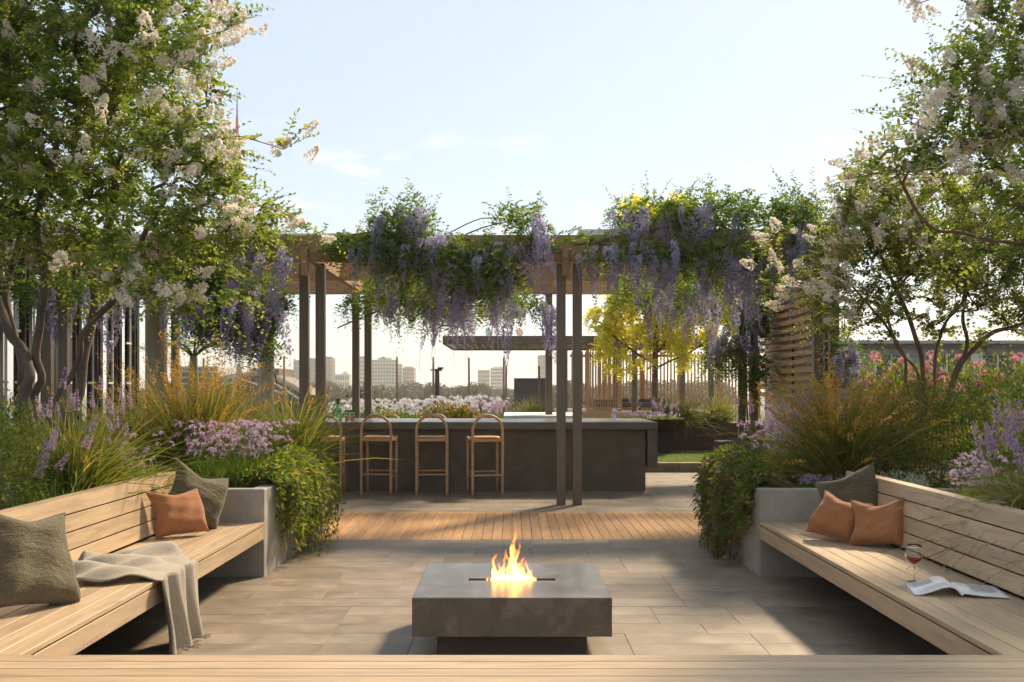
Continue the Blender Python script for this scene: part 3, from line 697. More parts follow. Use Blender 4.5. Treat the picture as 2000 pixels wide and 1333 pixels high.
# ------------------------------------------------------------------ pergola
t = thing('pergola', 'timber pergola on paired bronze posts, hung with wisteria', 'pergola', (-.9, 14.5, 0))
YB = [12.34, 14.45, 16.6]; XP = [-5.54, -2.424, .694, 3.81]
ZT0, ZB0 = 3.28, 2.96
for yi, y in enumerate(YB):
    for a_, b_ in ((-5.84, -2.43), (-2.427, .69), (.693, 4.2)):
        bx('beam', a_, b_, y - .05, y + .05, ZB0, ZT0, M['beam'], t, .004)
for x in XP:
    for o_ in (-.0985, .0985):
        for y in (YB[0] + .055 - .0, YB[2]):
            yy = y + (.0 if y > 15 else .0)
            bx('post', x + o_ - .055, x + o_ + .055, yy - .05 + (.052 if y < 15 else -.052), yy + .05 + (.052 if y < 15 else -.052), 0, 2.955, M['post'], t, .003, 'z')
    bx('bracket_block', x - .048 - .048, x + .036 - .048, YB[0] - .14, YB[0] - .053, 2.78, 3.12, M['beam'], t, .003, 'z')
    for a_, b_ in ((YB[0] + .16, YB[1] - .053), (YB[1] + .053, YB[2] - .16)):
        bx('cross_beam', x - .04, x + .04, a_, b_, ZB0 + .002, ZT0 - .003, M['beam'], t, .004, 'y')
bx('flashing', .80, 4.1, 12.36, 12.46, 3.285, 3.36, M['white'], t)
bx('flashing', -5.8, -1.1, 12.36, 12.46, 3.285, 3.31, M['white'], t)

# ------------------------------------------------------------------ screen wall of timber louvres, right
t = thing('louvre_screen', 'horizontal timber louvre screen with white cap at the right end of the pergola', 'screen', (4.25, 15.3, 0))
for i in range(13):
    z = 1.30 + i * .122
    bx('louvre', 4.18, 4.24, 13.9, 17.3, z, z + .068, M['louvre'], t, .003, 'y')
bx('backing', 4.27, 4.33, 13.9, 17.3, 0.0, 2.86, M['cream'], t)
bx('cap', 4.15, 4.36, 13.85, 17.35, 2.88, 2.96, M['white'], t)
for y in (13.82, 15.5): bx('post', 4.245, 4.265, y, y + .05, 0, 2.86, M['dark'], t, .002, 'z')

# ------------------------------------------------------------------ building with fins, left
t = thing('building', 'building with tall dark vertical fins and clear panes behind the left tree', 'building', (-6.3, 14, 0))
ys = [11.3 + i * .74 for i in range(9)]
bx('base_wall', -6.45, -6.12, 10.5, 17.6, 0, .95, M['dark'], t)
bx('head_wall', -6.45, -6.12, 10.5, 17.6, 3.0, 3.7, M['dark'], t)
for i, y in enumerate(ys):
    f = bx('fin', -6.10, -6.03, y, y + .10, .0, 3.6, M['dark'], t, .003, 'z')
    bx('fin_edge', -6.10, -6.05, y - .06, y - .003, .0, 3.6, M['umber'], t, .003, 'z')
    if i < len(ys) - 1:
        p = bx('window_pane', -6.28, -6.265, y + .115, y + .66, .952, 2.998, M['pane'], t, .001, 'z')
        for q in (1.5, 2.15): bx('glazing_bar', -6.262, -6.24, y + .116, y + .659, q, q + .03, M['white'], t)
        for q in ((.27, .42) if i > 3 else (.6,)): bx('mullion', -6.262, -6.238, y + q, y + q + .022, .953, 2.997, M['white'], t, .003, 'z')
for px, d, rr, lb in ((305, 13.2, .135, 'stout round bronze column beside the finned building'), (521, 14.6, .105, 'round tan column lit on its right edge near the twin posts')):
    c = P(px, 700, d); V, Q = lathe([(.0001, 0), (rr + .02, 0), (rr + .02, .04), (rr, .05), (rr, 2.9), (rr + .015, 2.92), (rr + .015, 2.95), (.0001, 2.95)], 32)
    tag(obj('round_column', mk('round_column', V, Q, M['column'], True), None, None, (c[0], d, 0)), lb, 'column')
# ------------------------------------------------------------------ foliage builders
def leaves(Pt, D, U, L, W, fold=.18, a=.5, oval=True):
    """leaf blades from base points Pt along D, upper side towards U"""
    n = len(Pt); D = unit(D); S = unit(np.cross(D, U)); Nn = np.cross(S, D)
    L = np.broadcast_to(L, (n,)); W = np.broadcast_to(W, (n,))
    tpl = np.array([(0, 0, 0), (.32, .5, 1), (.72, .36, .8), (1, 0, -.5), (.72, -.36, .8), (.32, -.5, 1)] if oval else [(0, 0, 0), (.45, .5, 1), (1, 0, 0), (.45, -.5, 1)])
    V = Pt[:, None] + D[:, None] * (tpl[:, 0] * L[:, None])[..., None] + S[:, None] * (tpl[:, 1] * W[:, None])[..., None] + Nn[:, None] * (tpl[:, 2] * W[:, None] * fold)[..., None]
    k = len(tpl); b = (np.arange(n) * k)[:, None]
    if oval: Q = np.concatenate([b + np.array([0, 3, 2, 1]), b + np.array([0, 5, 4, 3])], 1).reshape(-1, 4)
    else: Q = np.concatenate([b + np.array([0, 2, 1]), b + np.array([0, 3, 2])], 1).reshape(-1, 3)
    return V.reshape(-1, 3), Q, np.repeat(np.broadcast_to(a, (n,)), 2)
def rdir(r, n): return unit(r.normal(0, 1, (n, 3)))
def skeleton(stems, attr_pts, r, step=.14, uppen=.35, wob=.03):
    pos = []; par = []
    for st in stems:
        pts, att = st
        for k, p in enumerate(pts):
            if k == 0: par.append(att if att is not None else -1)
            else: par.append(len(pos) - 1)
            pos.append(np.asarray(p, float))
    nstem = len(pos)
    base = pos[0]
    order = np.argsort(np.min(np.linalg.norm(attr_pts[:, None] - np.array(pos)[None], axis=2), 1))
    tips = []
    for ai in order:
        a = attr_pts[ai]; A = np.array(pos); dv = a - A
        cost = np.linalg.norm(dv, axis=1) + uppen * np.maximum(0, -dv[:, 2]) + .25 * np.maximum(0, .25 - np.linalg.norm(dv, axis=1))
        i = int(np.argmin(cost)); d = np.linalg.norm(a - pos[i])
        if d < .06: continue
        pd = pos[i] - pos[par[i]] if par[i] >= 0 else np.array([0, 0, 1.]); pd = pd / max(np.linalg.norm(pd), 1e-6)
        m = max(2, int(d / step) + 1); c = pos[i] + pd * d * .38 + np.array([0, 0, .06 * d])
        prev = i
        for k in range(1, m + 1):
            t = k / m; q = (1 - t) ** 2 * pos[i] + 2 * t * (1 - t) * c + t * t * a
            if k < m: q = q + r.normal(0, wob, 3) * min(d, .6)
            pos.append(q); par.append(prev); prev = len(pos) - 1
        tips.append(prev)
    return np.array(pos), np.array(par), tips, nstem
def tree_wood(acc, pos, par, rtip=.0035, power=.5, rmax=.06, sides=6):
    n = len(pos); cnt = np.zeros(n)
    kids = [[] for _ in range(n)]
    for i in range(n):
        if par[i] >= 0: kids[par[i]].append(i)
    for i in range(n - 1, -1, -1):
        if not kids[i]: cnt[i] = 1
        if par[i] >= 0 and par[i] < i: cnt[par[i]] += cnt[i]
    rad = np.minimum(rtip * np.maximum(cnt, 1) ** power, rmax)
    starts = [(i, None) for i in range(n) if par[i] < 0]
    while starts:
        i, pr = starts.pop(); chain = [] if pr is None else [pr]; rr = [] if pr is None else [rad[i]]
        while True:
            chain.append(i); rr.append(rad[i])
            ks = sorted(kids[i], key=lambda k: -cnt[k])
            for k in ks[1:]: starts.append((k, i))
            if not ks: break
            i = ks[0]
        if len(chain) > 1: addtube(acc, pos[chain], np.array(rr), sides if rr[0] > .012 else 4, 0., False)
    return rad
def twigs(r, S, D, L, m, droop, leafL, leafW, acc_l, acc_w, spacing=1., wr=.0022, up=.5, pair=.75, start=.12):
    """leafy shoots: two ranks of leaves along an arching stem"""
    n = len(S); t = (np.arange(m) + .6) / m; t = start + (1 - start) * t
    curl = rdir(r, n) * .22
    def at(tt): return S[:, None] + D[:, None] * (L[:, None] * tt)[..., None] + curl[:, None] * (L[:, None] * tt ** 2)[..., None] - np.array([0, 0, 1.]) * ((droop * L)[:, None] * tt ** 2)[..., None]
    tt = np.broadcast_to(t, (n, m)); p = at(tt); tan = unit(at(tt + .02) - p)
    upv = unit(np.array([0, 0, 1.]) + r.normal(0, .35, (n, 1, 3)))
    side = unit(np.cross(tan, np.broadcast_to(upv, tan.shape))) * np.where((np.arange(m) % 2) == 0, 1, -1)[None, :, None]
    d = unit(tan * (1 - pair) + side * pair + r.normal(0, .22, (n, m, 3)) + np.array([0, 0, .08]))
    u = unit(np.array([0, 0, up]) + r.normal(0, .45, (n, m, 3)) + tan * .2)
    sz = (1.05 - .45 * tt) * r.uniform(.75, 1.15, (n, m))
    col = np.clip(r.normal(.45, .16, (n, 1)) + r.normal(0, .16, (n, m)) + .22 * (tt - .5), 0, 1)
    V, Q, a = leaves(p.reshape(-1, 3), d.reshape(-1, 3), u.reshape(-1, 3), (leafL * sz).ravel(), (leafW * sz).ravel(), .2, col.ravel())
    acc_l.add(V, Q, a)
    if acc_w is not None:
        K = 4; ts = np.broadcast_to(np.linspace(0, 1, K), (n, K)); q = at(ts); tn = unit(at(ts + .03) - q)
        A = unit(np.cross(tn, np.array([.3, .9, .31]))); B = np.cross(tn, A); an = np.arange(3) * 2.0944
        rr = wr * (1.1 - .8 * ts)
        V = q[:, :, None] + rr[..., None, None] * (np.cos(an)[None, None, :, None] * A[:, :, None] + np.sin(an)[None, None, :, None] * B[:, :, None])
        b = (np.arange(n) * K * 3)[:, None, None]; k = (np.arange(K - 1) * 3)[None, :, None]; j = np.arange(3); j2 = (j + 1) % 3
        Q = np.stack([b + k + j, b + k + j2, b + k + 3 + j2, b + k + 3 + j], -1).reshape(-1, 4)
        acc_w.add(V.reshape(-1, 3), Q, 0.)
    return at(np.ones((n, 1)))[:, 0]
def ell_pts(r, ells, dens, shell=.0):
    """points inside ellipsoids given as (px, py, rpx, rpy, depth, ry)"""
    out = []
    for e in ells:
        px, py, rx, ry_, d, rd = e[:6]; k = e[6] if len(e) > 6 else 1.
        c = P(px, py, d); R3 = np.array([rx * d / F, rd, ry_ * d / F]); n = max(3, int(dens * k * R3[0] * R3[1] * R3[2] * 4.19))
        q = rdir(r, n) * (r.uniform(shell, 1, (n, 1)) ** (1 / 3.))
        out.append(c + q * R3)
    return np.vstack(out)
# blossom panicle: crinkled petals on a short cone
def panicle(seed, n=90, L=.17, R0=.062, size=.019):
    r = np.random.default_rng(seed); t = r.uniform(0, 1, n) ** .8; a = r.uniform(0, 2 * np.pi, n); rad = R0 * (1 - t * .75) * r.uniform(.45, 1., n) ** .5
    p = np.stack([np.cos(a) * rad, np.sin(a) * rad, t * L], -1); acc = Acc()
    for k in range(3):
        V, Q, at = leaves(p + r.normal(0, .004, (n, 3)), rdir(r, n) + unit(p) * .6, rdir(r, n), size * r.uniform(.6, 1.1, n), size * r.uniform(.7, 1.1, n), .35, np.clip(r.normal(.6, .25, n), 0, 1), False); acc.add(V, Q, at)
    return acc.mesh('flower_panicle', M['blossom'])
PAN = [panicle(40 + i) for i in range(5)]
def put_panicles(parent, pts, r, toward, scale=1.):
    for p in pts:
        for k in range(r.integers(3, 6)):
            q = p + r.normal(0, .10, 3); d = unit(toward(q) + r.normal(0, .5, 3))
            e = Vector(d).to_track_quat('Z', 'Y').to_euler()
            obj('flower_panicle', PAN[r.integers(5)], None, parent, q, e, float(scale * r.uniform(.5, 1.05)))
def myrtle(label, stems, ells, seed, dens, ntw, bark, leafmat, base, panpts, leafL=.05, out_c=None, twL=(.2, .5), per=4, rmax=.05, rtip=.0035):
    r = np.random.default_rng(seed)
    t = thing('flowering_tree', label, 'tree', base, 'white-flowering trees in the beds')
    A = np.vstack([ell_pts(r, ells, dens), np.array(panpts)])
    pos, par, tips, ns = skeleton(stems, A, r)
    wood_ = Acc(); tree_wood(wood_, pos, par, rtip, .5, rmax)
    lv = Acc()
    c = np.asarray(out_c)
    cand = np.arange(ns, len(pos)); tipa = np.array(tips)
    S1 = pos[tipa].repeat(per, 0); S2 = pos[r.choice(cand, ntw)]
    S = np.vstack([S1, S2]); n = len(S)
    D = unit(unit(S - c) * .75 + rdir(r, n) * .75 + np.array([0, 0, .22]))
    L = r.uniform(*twL, n)
    twigs(r, S, D, L, 14, r.uniform(.05, .45, n), leafL, leafL * .62, lv, wood_)
    tr = obj('trunk', wood_.mesh('trunk', bark, True), None, t)
    tag(obj('crown', lv.mesh('crown', leafmat), None, t), kind='stuff')
    put_panicles(t, panpts, r, lambda q: unit(q - c) + np.array([0, 0, .2]))
    return t, pos, tips
def stem(pts, n=None, att=None):
    q = np.array([P(*p) for p in pts]); return spline(q, n or len(q) * 3), att

# ------------------------------------------------------------------ the three white-flowering trees
st = [stem([(75, 905, 8.1), (48, 775, 8.1), (59, 733, 8.1), (45, 684, 8.2), (20, 655, 8.2), (5, 615, 8.3), (-25, 540, 8.4), (-60, 430, 8.5), (-80, 300, 8.5)]),
      stem([(80, 905, 8.2), (66, 785, 8.2), (82, 740, 8.2), (70, 697, 8.2), (76, 650, 8.2), (80, 610, 8.15), (88, 540, 8.1), (70, 450, 8.0), (90, 360, 8.0), (120, 250, 7.9)]),
      stem([(90, 905, 8.0), (112, 775, 8.0), (138, 738, 8.0), (157, 690, 7.95), (158, 658, 7.9), (192, 617, 7.9), (232, 576, 7.8), (262, 520, 7.8), (285, 450, 7.7), (330, 380, 7.7), (360, 300, 7.7)]),
      stem([(70, 905, 8.4), (42, 765, 8.4), (42, 713, 8.4), (30, 661, 8.5), (17, 614, 8.5), (12, 555, 8.6), (40, 470, 8.7), (30, 370, 8.8)]),
      stem([(84, 905, 8.5), (150, 790, 8.6), (165, 690, 8.7), (186, 600, 8.8), (182, 520, 8.8), (215, 430, 8.7), (230, 330, 8.6)])]
ells = [(105, 170, 235, 205, 8.1, 1.1), (300, 90, 100, 80, 7.9, .6), (335, 320, 105, 80, 7.7, .7), (80, 400, 180, 120, 8.2, 1.0), (330, 460, 150, 80, 7.7, .7), (450, 420, 75, 65, 7.7, .5), (-180, 150, 230, 320, 8.3, 1.3), (250, -120, 250, 150, 8.2, 1.), (440, 590, 45, 60, 7.6, .25, .6), (225, 560, 100, 40, 7.6, .3, .7)]
ptsL = [(440, 60), (455, 45), (385, 95), (360, 120), (395, 75), (330, 105), (345, 130), (385, 150), (395, 165), (395, 240), (410, 290), (400, 315), (425, 325), (385, 290), (370, 320), (415, 270), (100, 250), (85, 262), (180, 160), (245, 235), (255, 95), (230, 60), (45, 330), (300, 330), (320, 360), (435, 425), (455, 440), (480, 430), (555, 292), (575, 425), (250, 515), (340, 572), (355, 592), (238, 500), (155, 530), (215, 28), (60, 235), (290, 20), (190, 290), (20, 130), (250, 540), (415, 380), (150, 70), (30, 40), (345, 250), (270, 180)]
TL, posL, tipL = myrtle('big white-flowering tree with many crooked stems in the left bed', st, ells, 21, 85, 1900, M['bark'], M['leafA'], tuple(P(80, 905, 8.2)), [P(a, b, 7.15 + .5 * ((i * 7) % 5) / 5) for i, (a, b) in enumerate(ptsL)], .055, P(130, 420, 8.2), (.18, .42), 4, .042)
st = [stem([(2330, 905, 7.6), (2320, 700, 7.5), (2230, 560, 7.3), (2110, 510, 7.1), (2000, 478, 7.0), (1930, 470, 6.95), (1880, 455, 6.9), (1830, 450, 6.9), (1795, 420, 6.9), (1762, 360, 6.9)]),
      stem([(2335, 905, 7.6), (2330, 690, 7.6), (2200, 480, 7.4), (2080, 380, 7.2), (1960, 330, 7.0), (1900, 270, 7.0), (1895, 210, 7.0), (1910, 130, 7.0), (1950, 50, 7.0), (1990, -30, 7.0)]),
      stem([(2340, 905, 7.7), (2350, 690, 7.8), (2300, 400, 7.8), (2200, 250, 7.6), (2080, 150, 7.4), (2010, 60, 7.3), (1980, -60, 7.2)])]
ells = [(1950, 210, 95, 140, 7.0, .7, 1.), (2010, 40, 110, 90, 7.2, .7), (1830, 170, 70, 90, 6.9, .5, .45), (1870, 330, 80, 70, 6.9, .6, .9), (1980, 430, 110, 90, 7.2, .7, 1.1), (2200, 250, 200, 300, 7.6, 1.2), (1740, 330, 45, 60, 6.9, .25, .5), (2050, -150, 200, 110, 7.2, .9)]
ptsR = [(1975, 250), (1950, 230), (1990, 285), (1925, 272), (1960, 335), (1940, 250), (1985, 225), (1970, 270), (1845, 175), (1900, 15), (1990, 140), (1790, 8), (1930, 40), (1850, 250), (1990, 170), (1960, 200), (1800, 300), (1820, 330), (1880, 300), (1700, 340), (1780, 240)]
myrtle('white-flowering tree reaching in from the right edge above the bench', st, ells, 31, 85, 800, M['bark2'], M['leafA'], tuple(P(2335, 905, 7.6)), [P(a, b, 6.6 + .4 * ((i * 7) % 5) / 5) for i, (a, b) in enumerate(ptsR)], .048, P(2050, 480, 7.4), (.2, .55), 4, .035)
d = 10.5
st = [stem([(1815, 850, d), (1800, 765, d), (1788, 720, d), (1760, 690, d), (1733, 640, d), (1700, 600, d + .1), (1665, 560, d + .1)]),
      stem([(1818, 850, d), (1806, 770, d), (1800, 700, d), (1788, 660, d - .1), (1775, 620, d - .1), (1750, 565, d - .2), (1720, 500, d - .2)]),
      stem([(1822, 850, d), (1826, 760, d), (1826, 700, d), (1836, 660, d + .1), (1850, 625, d + .2), (1880, 590, d + .2), (1885, 520, d + .3)]),
      stem([(1835, 850, d), (1862, 735, d), (1884, 692, d), (1889, 662, d), (1880, 622, d), (1886, 565, d + .1), (1860, 500, d)]),
      stem([(1837, 850, d), (1866, 735, d + .1), (1895, 690, d + .1), (1935, 652, d + .1), (1972, 640, d + .2), (2020, 620, d + .2), (2060, 560, d + .2)]),
      stem([(1815, 850, d + .2), (1772, 760, d + .3), (1768, 700, d + .4), (1742, 650, d + .5), (1735, 590, d + .6), (1790, 520, d + .5)])]
ells = [(1720, 440, 100, 75, d, .7), (1850, 510, 140, 90, d, .9), (1655, 540, 45, 70, d, .4, .8), (1950, 560, 90, 80, d, .7), (1720, 590, 60, 40, d, .3, .7), (1620, 620, 40, 30, d - .1, .3, .6), (2060, 450, 110, 130, d, .8), (1800, 400, 120, 50, d, .6), (1800, 610, 130, 50, d, .6, .9), (1660, 630, 50, 35, d, .3, .8), (1930, 650, 70, 25, d, .4, .6)]
ptsF = [(1680, 372), (1700, 352), (1650, 395), (1612, 500), (1622, 525), (1605, 590), (1640, 605), (1660, 575), (1740, 432), (1782, 460), (1800, 445), (1770, 402), (1508, 490), (1535, 468), (1532, 528), (1880, 460), (1720, 375), (1665, 420), (1690, 440), (1640, 440), (1760, 470), (1800, 480), (1620, 470), (1730, 350), (1600, 540), (1520, 570), (1660, 350), (1900, 590)]
myrtle('smaller white-flowering tree with spreading pink-brown stems behind the right hedge', st, ells, 37, 80, 1100, M['bark2'], M['leafB'], tuple(P(1820, 850, d)), [P(a, b, 9.9 + .4 * ((i * 7) % 5) / 5) for i, (a, b) in enumerate(ptsF)], .052, P(1820, 640, d), (.2, .45), 4, .034)

# ------------------------------------------------------------------ wisteria
def raceme(seed, n=120, L=.5, R0=.06, tail=.35):
    r = np.random.default_rng(seed); t = r.uniform(0, 1, n) ** 1.1; a = r.uniform(0, 2 * np.pi, n)
    rad = (R0 * (1 - t) ** .7 * np.minimum(1, t * 6 + .3) + .006) * r.uniform(.6, 1.05, n)
    ax = np.stack([.05 * np.sin(t * 2.2 + seed), .04 * np.sin(t * 3 + seed * 2), -t * L], -1)
    p = ax + np.stack([np.cos(a) * rad, np.sin(a) * rad, np.zeros(n)], -1); sz = .029 * (1.05 - .6 * t)
    acc = Acc()
    V, Q, at = leaves(p, unit(p - ax) * .6 + rdir(r, n) * .7 + np.array([0, 0, -.5]), rdir(r, n), sz * r.uniform(.8, 1.3, n), sz, .3, np.clip(.95 - t * .55 + r.normal(0, .16, n), 0, 1), False); acc.add(V, Q, at)
    V, Q, at = leaves(p, unit(p - ax) + rdir(r, n) * .7, rdir(r, n), sz * r.uniform(.8, 1.2, n), sz * .9, .3, np.clip(.75 - t * .55 + r.normal(0, .16, n), 0, 1), False); acc.add(V, Q, at)
    tt = np.linspace(0, 1 + tail, 9); pts = np.stack([.05 * np.sin(np.minimum(tt, 1.3) * 2.2 + seed), .04 * np.sin(tt * 3 + seed * 2), -tt * L], -1)
    addtube(acc, pts, np.linspace(.0028, .0012, 9), 3, .8, False)
    # seedling buds down the thin tail
    m = 16; q = np.interp(np.linspace(1, 1 + tail, m), tt, np.arange(9)); i = np.minimum(q.astype(int), 7); f = (q - i)[:, None]; pb = pts[i] * (1 - f) + pts[i + 1] * f
    V, Q, at = leaves(pb, rdir(r, m) + np.array([0, 0, -.8]), rdir(r, m), .012, .008, .3, .9, False); acc.add(V, Q, at)
    return acc.mesh('flower_raceme', M['wist'])
RAC = [raceme(60 + i, 150 + 16 * i, .42 + .05 * i, .052 + .005 * (i % 3), .2 + .12 * (i % 3)) for i in range(6)]
def wisteria(label, name_stems, ells, nrac, racells, seed, extra=None, nleaf=1250, base=None):
    r = np.random.default_rng(seed)
    t = thing('wisteria', label, 'vine', tuple(base), 'wisteria growing over the pergola')
    A = ell_pts(r, ells, nleaf)
    wood_ = Acc(); lv = Acc()
    for q in name_stems:
        pts = spline(np.array([P(*p) for p in q]), 30); pts = pts + np.cumsum(r.normal(0, .006, pts.shape), 0)
        addtube(wood_, pts, np.linspace(.017, .006, 30) * r.uniform(.6, 1.1), 5, 0., False)
    n = len(A)
    # pinnate leaves: short arching rachis with two ranks of leaflets
    D = unit(rdir(r, n) + np.array([0, -.25, -.35])); L = r.uniform(.16, .32, n)
    twigs(r, A, D, L, 11, r.uniform(.3, .9, n), .07, .03, lv, wood_, wr=.0015, up=.4, pair=.85)
    # free shoots waving above
    up = A[r.choice(n, max(4, n // 9))]; m = len(up); D = unit(rdir(r, m) * .6 + np.array([0, 0, 1.0]))
    twigs(r, up, D, r.uniform(.25, .5, m), 12, r.uniform(.2, .7, m), .055, .025, lv, wood_, wr=.0018)
    obj('vine_stem', wood_.mesh('vine_stem', M['bark2'], True), None, t)
    tag(obj('foliage', lv.mesh('foliage', M['leafW']), None, t), kind='stuff')
    B = ell_pts(r, racells, 400.); B = B[r.choice(len(B), min(nrac, len(B)), False)]
    for p in B:
        s_ = float(r.uniform(.55, 1.2)); obj('flower_raceme', RAC[r.integers(6)], None, t, p, (float(r.normal(0, .12)), float(r.normal(0, .12)), float(r.uniform(0, 6.28))), s_)
    return t
wisteria('wisteria mass hanging from the middle of the pergola between the two post pairs',
         [[(640, 470, 12.3), (740, 455, 12.2), (850, 470, 12.25), (960, 430, 12.2), (1080, 455, 12.2)], [(700, 590, 16.5), (800, 560, 15), (900, 470, 13), (1000, 440, 12.3)], [(660, 640, 16.4), (780, 600, 15.5), (860, 640, 14), (940, 600, 13.5), (1060, 620, 16.3)]],
         [(790, 430, 65, 45, 12.2, .35), (760, 480, 95, 30, 12.1, .3), (850, 500, 150, 38, 12.1, .3, 1.2), (930, 530, 95, 50, 12.1, .35, 1.3), (810, 560, 110, 36, 13.2, .9, .45), (1010, 415, 55, 22, 12.3, .3), (1060, 465, 50, 26, 12.1, .2, .8), (1140, 465, 60, 14, 12.1, .15, .7), (680, 472, 75, 22, 12.15, .2, .9), (860, 605, 110, 20, 14.5, 1.0, .3), (1000, 590, 60, 25, 15.5, .8, .5), (720, 590, 60, 20, 16.3, .4, .8)],
         135, [(790, 420, 60, 30, 12.0, .3), (840, 480, 170, 35, 11.95, .15, 1.5), (930, 520, 80, 45, 11.95, .2, 2), (1050, 450, 45, 35, 12.0, .2, 1.5), (830, 550, 130, 25, 13.2, .8, .7), (900, 600, 130, 14, 14., .8, .4), (1070, 600, 20, 20, 16, .3, 2)], 51, base=P(707, 740, 16.6))
wisteria('wisteria mass over the right bay of the pergola with the longest purple racemes',
         [[(1120, 480, 12.3), (1250, 455, 12.2), (1380, 440, 12.2), (1480, 470, 12.3), (1600, 450, 12.4)], [(1460, 840, 16.5), (1455, 700, 16.5), (1462, 600, 16.5), (1440, 520, 15), (1400, 460, 12.6)], [(1150, 470, 12.3), (1240, 500, 12.2), (1330, 460, 12.2), (1420, 500, 12.2)]],
         [(1270, 420, 85, 28, 12.4, .4), (1400, 410, 100, 32, 12.4, .45), (1545, 415, 55, 38, 12.4, .4, 1.3), (1565, 460, 40, 45, 12.3, .3, 1.3), (1230, 490, 110, 22, 12.1, .25), (1390, 500, 130, 35, 12.1, .3), (1320, 560, 140, 22, 13.5, 1.2, .35), (1500, 540, 60, 40, 12.4, .4, .7), (1370, 590, 90, 16, 15.5, .8, .4), (1415, 690, 40, 40, 16.3, .35, .9), (1470, 620, 35, 60, 16.4, .3, 1.2), (1470, 720, 40, 40, 16.2, .25, .8)],
         140, [(1250, 420, 60, 18, 12.2, .3), (1380, 410, 100, 22, 12.2, .3), (1180, 490, 50, 15, 11.95, .12, 2), (1300, 490, 140, 25, 11.92, .12, 2.2), (1440, 505, 90, 22, 11.95, .15, 2), (1350, 560, 120, 14, 13.5, 1.2, .35), (1410, 665, 40, 35, 16.1, .35, .55), (1465, 640, 25, 70, 16.2, .2, 1.2), (1560, 470, 25, 40, 12.1, .2, 2)], 52, base=P(1458, 850, 16.6))
wisteria('wisteria hanging from the left bay of the pergola behind the big left tree',
         [[(280, 470, 12.4), (380, 450, 12.3), (480, 465, 12.3), (590, 470, 12.3)], [(300, 760, 16.4), (330, 600, 16.3), (420, 540, 14), (500, 470, 12.4)], [(540, 750, 16.3), (510, 640, 15), (440, 560, 13), (400, 480, 12.4)]],
         [(570, 462, 70, 12, 12.2, .15, .5), (480, 460, 85, 22, 12.3, .3, .8), (420, 510, 95, 40, 12.3, .35, 1.1), (430, 600, 85, 60, 12.6, .5, 1.0), (520, 580, 45, 50, 13, .5, 1.), (330, 540, 90, 30, 12.4, .4), (180, 560, 130, 22, 12.4, .4, .8), (60, 560, 90, 25, 12.4, .4, .8), (500, 660, 45, 40, 13, .4, .8)],
         85, [(560, 470, 60, 14, 12.0, .1, 1.5), (480, 440, 70, 15, 12.1, .2), (500, 500, 80, 30, 12., .2, 1.5), (430, 590, 80, 50, 12.3, .3, 1.4), (520, 590, 40, 50, 12.8, .4, 1.3), (160, 570, 150, 20, 12.3, .3, .8), (330, 560, 80, 30, 12.2, .3)], 53, base=P(300, 790, 16.4))
wisteria('short wisteria clump on the right front posts beside the louvre screen',
         [[(1640, 860, 12.3), (1650, 760, 12.25), (1655, 690, 12.3), (1640, 600, 12.4)]], [(1655, 680, 22, 45, 12.2, .15, 1.5), (1640, 740, 22, 25, 12.2, .15)], 9, [(1655, 680, 22, 45, 12.1, .12, 8), (1690, 640, 10, 30, 12.2, .1, 4)], 54, base=P(1640, 860, 12.3))

# ------------------------------------------------------------------ golden tree behind the counter
r = np.random.default_rng(71); d = 23.5
t = thing('golden_tree', 'tree with bright yellow leaves beyond the right end of the counter', 'tree', P(1280, 860, d))
st = [stem([(1279, 880, d), (1279, 760, d), (1280, 680, d), (1282, 620, d), (1275, 540, d), (1280, 440, d)]), stem([(1281, 720, d), (1310, 705, d), (1345, 690, d - .1), (1375, 670, d - .1)], att=10), stem([(1277, 710, d), (1250, 695, d), (1215, 670, d), (1190, 650, d)], att=9), stem([(1284, 690, d), (1305, 660, d), (1320, 610, d), (1345, 560, d)], att=12)]
A = ell_pts(r, [(1270, 600, 95, 80, d, 1.1), (1180, 640, 45, 40, d, .5), (1365, 620, 80, 65, d, .8), (1340, 695, 55, 25, d, .5, .8), (1190, 680, 50, 16, d, .4, .7), (1290, 480, 90, 80, d, 1.), (1260, 420, 55, 38, d, .6), (1320, 430, 50, 40, d, .6), (1230, 700, 60, 30, d, .5, .7)], 26)
pos, par, tips, ns = skeleton(st, A, r, .25)
wd = Acc(); tree_wood(wd, pos, par, .006, .5, .07); lv = Acc()
S = np.vstack([pos[tips].repeat(7, 0), pos[r.choice(np.arange(ns, len(pos)), 900)]]); n = len(S)
twigs(r, S, unit(rdir(r, n) + unit(S - P(1280, 640, d)) * .5), r.uniform(.15, .4, n), 10, r.uniform(.2, .6, n), .095, .075, lv, wd, wr=.0015)
obj('trunk', wd.mesh('trunk', M['bark2'], True), None, t); tag(obj('crown', lv.mesh('crown', M['yellow']), None, t), kind='stuff')

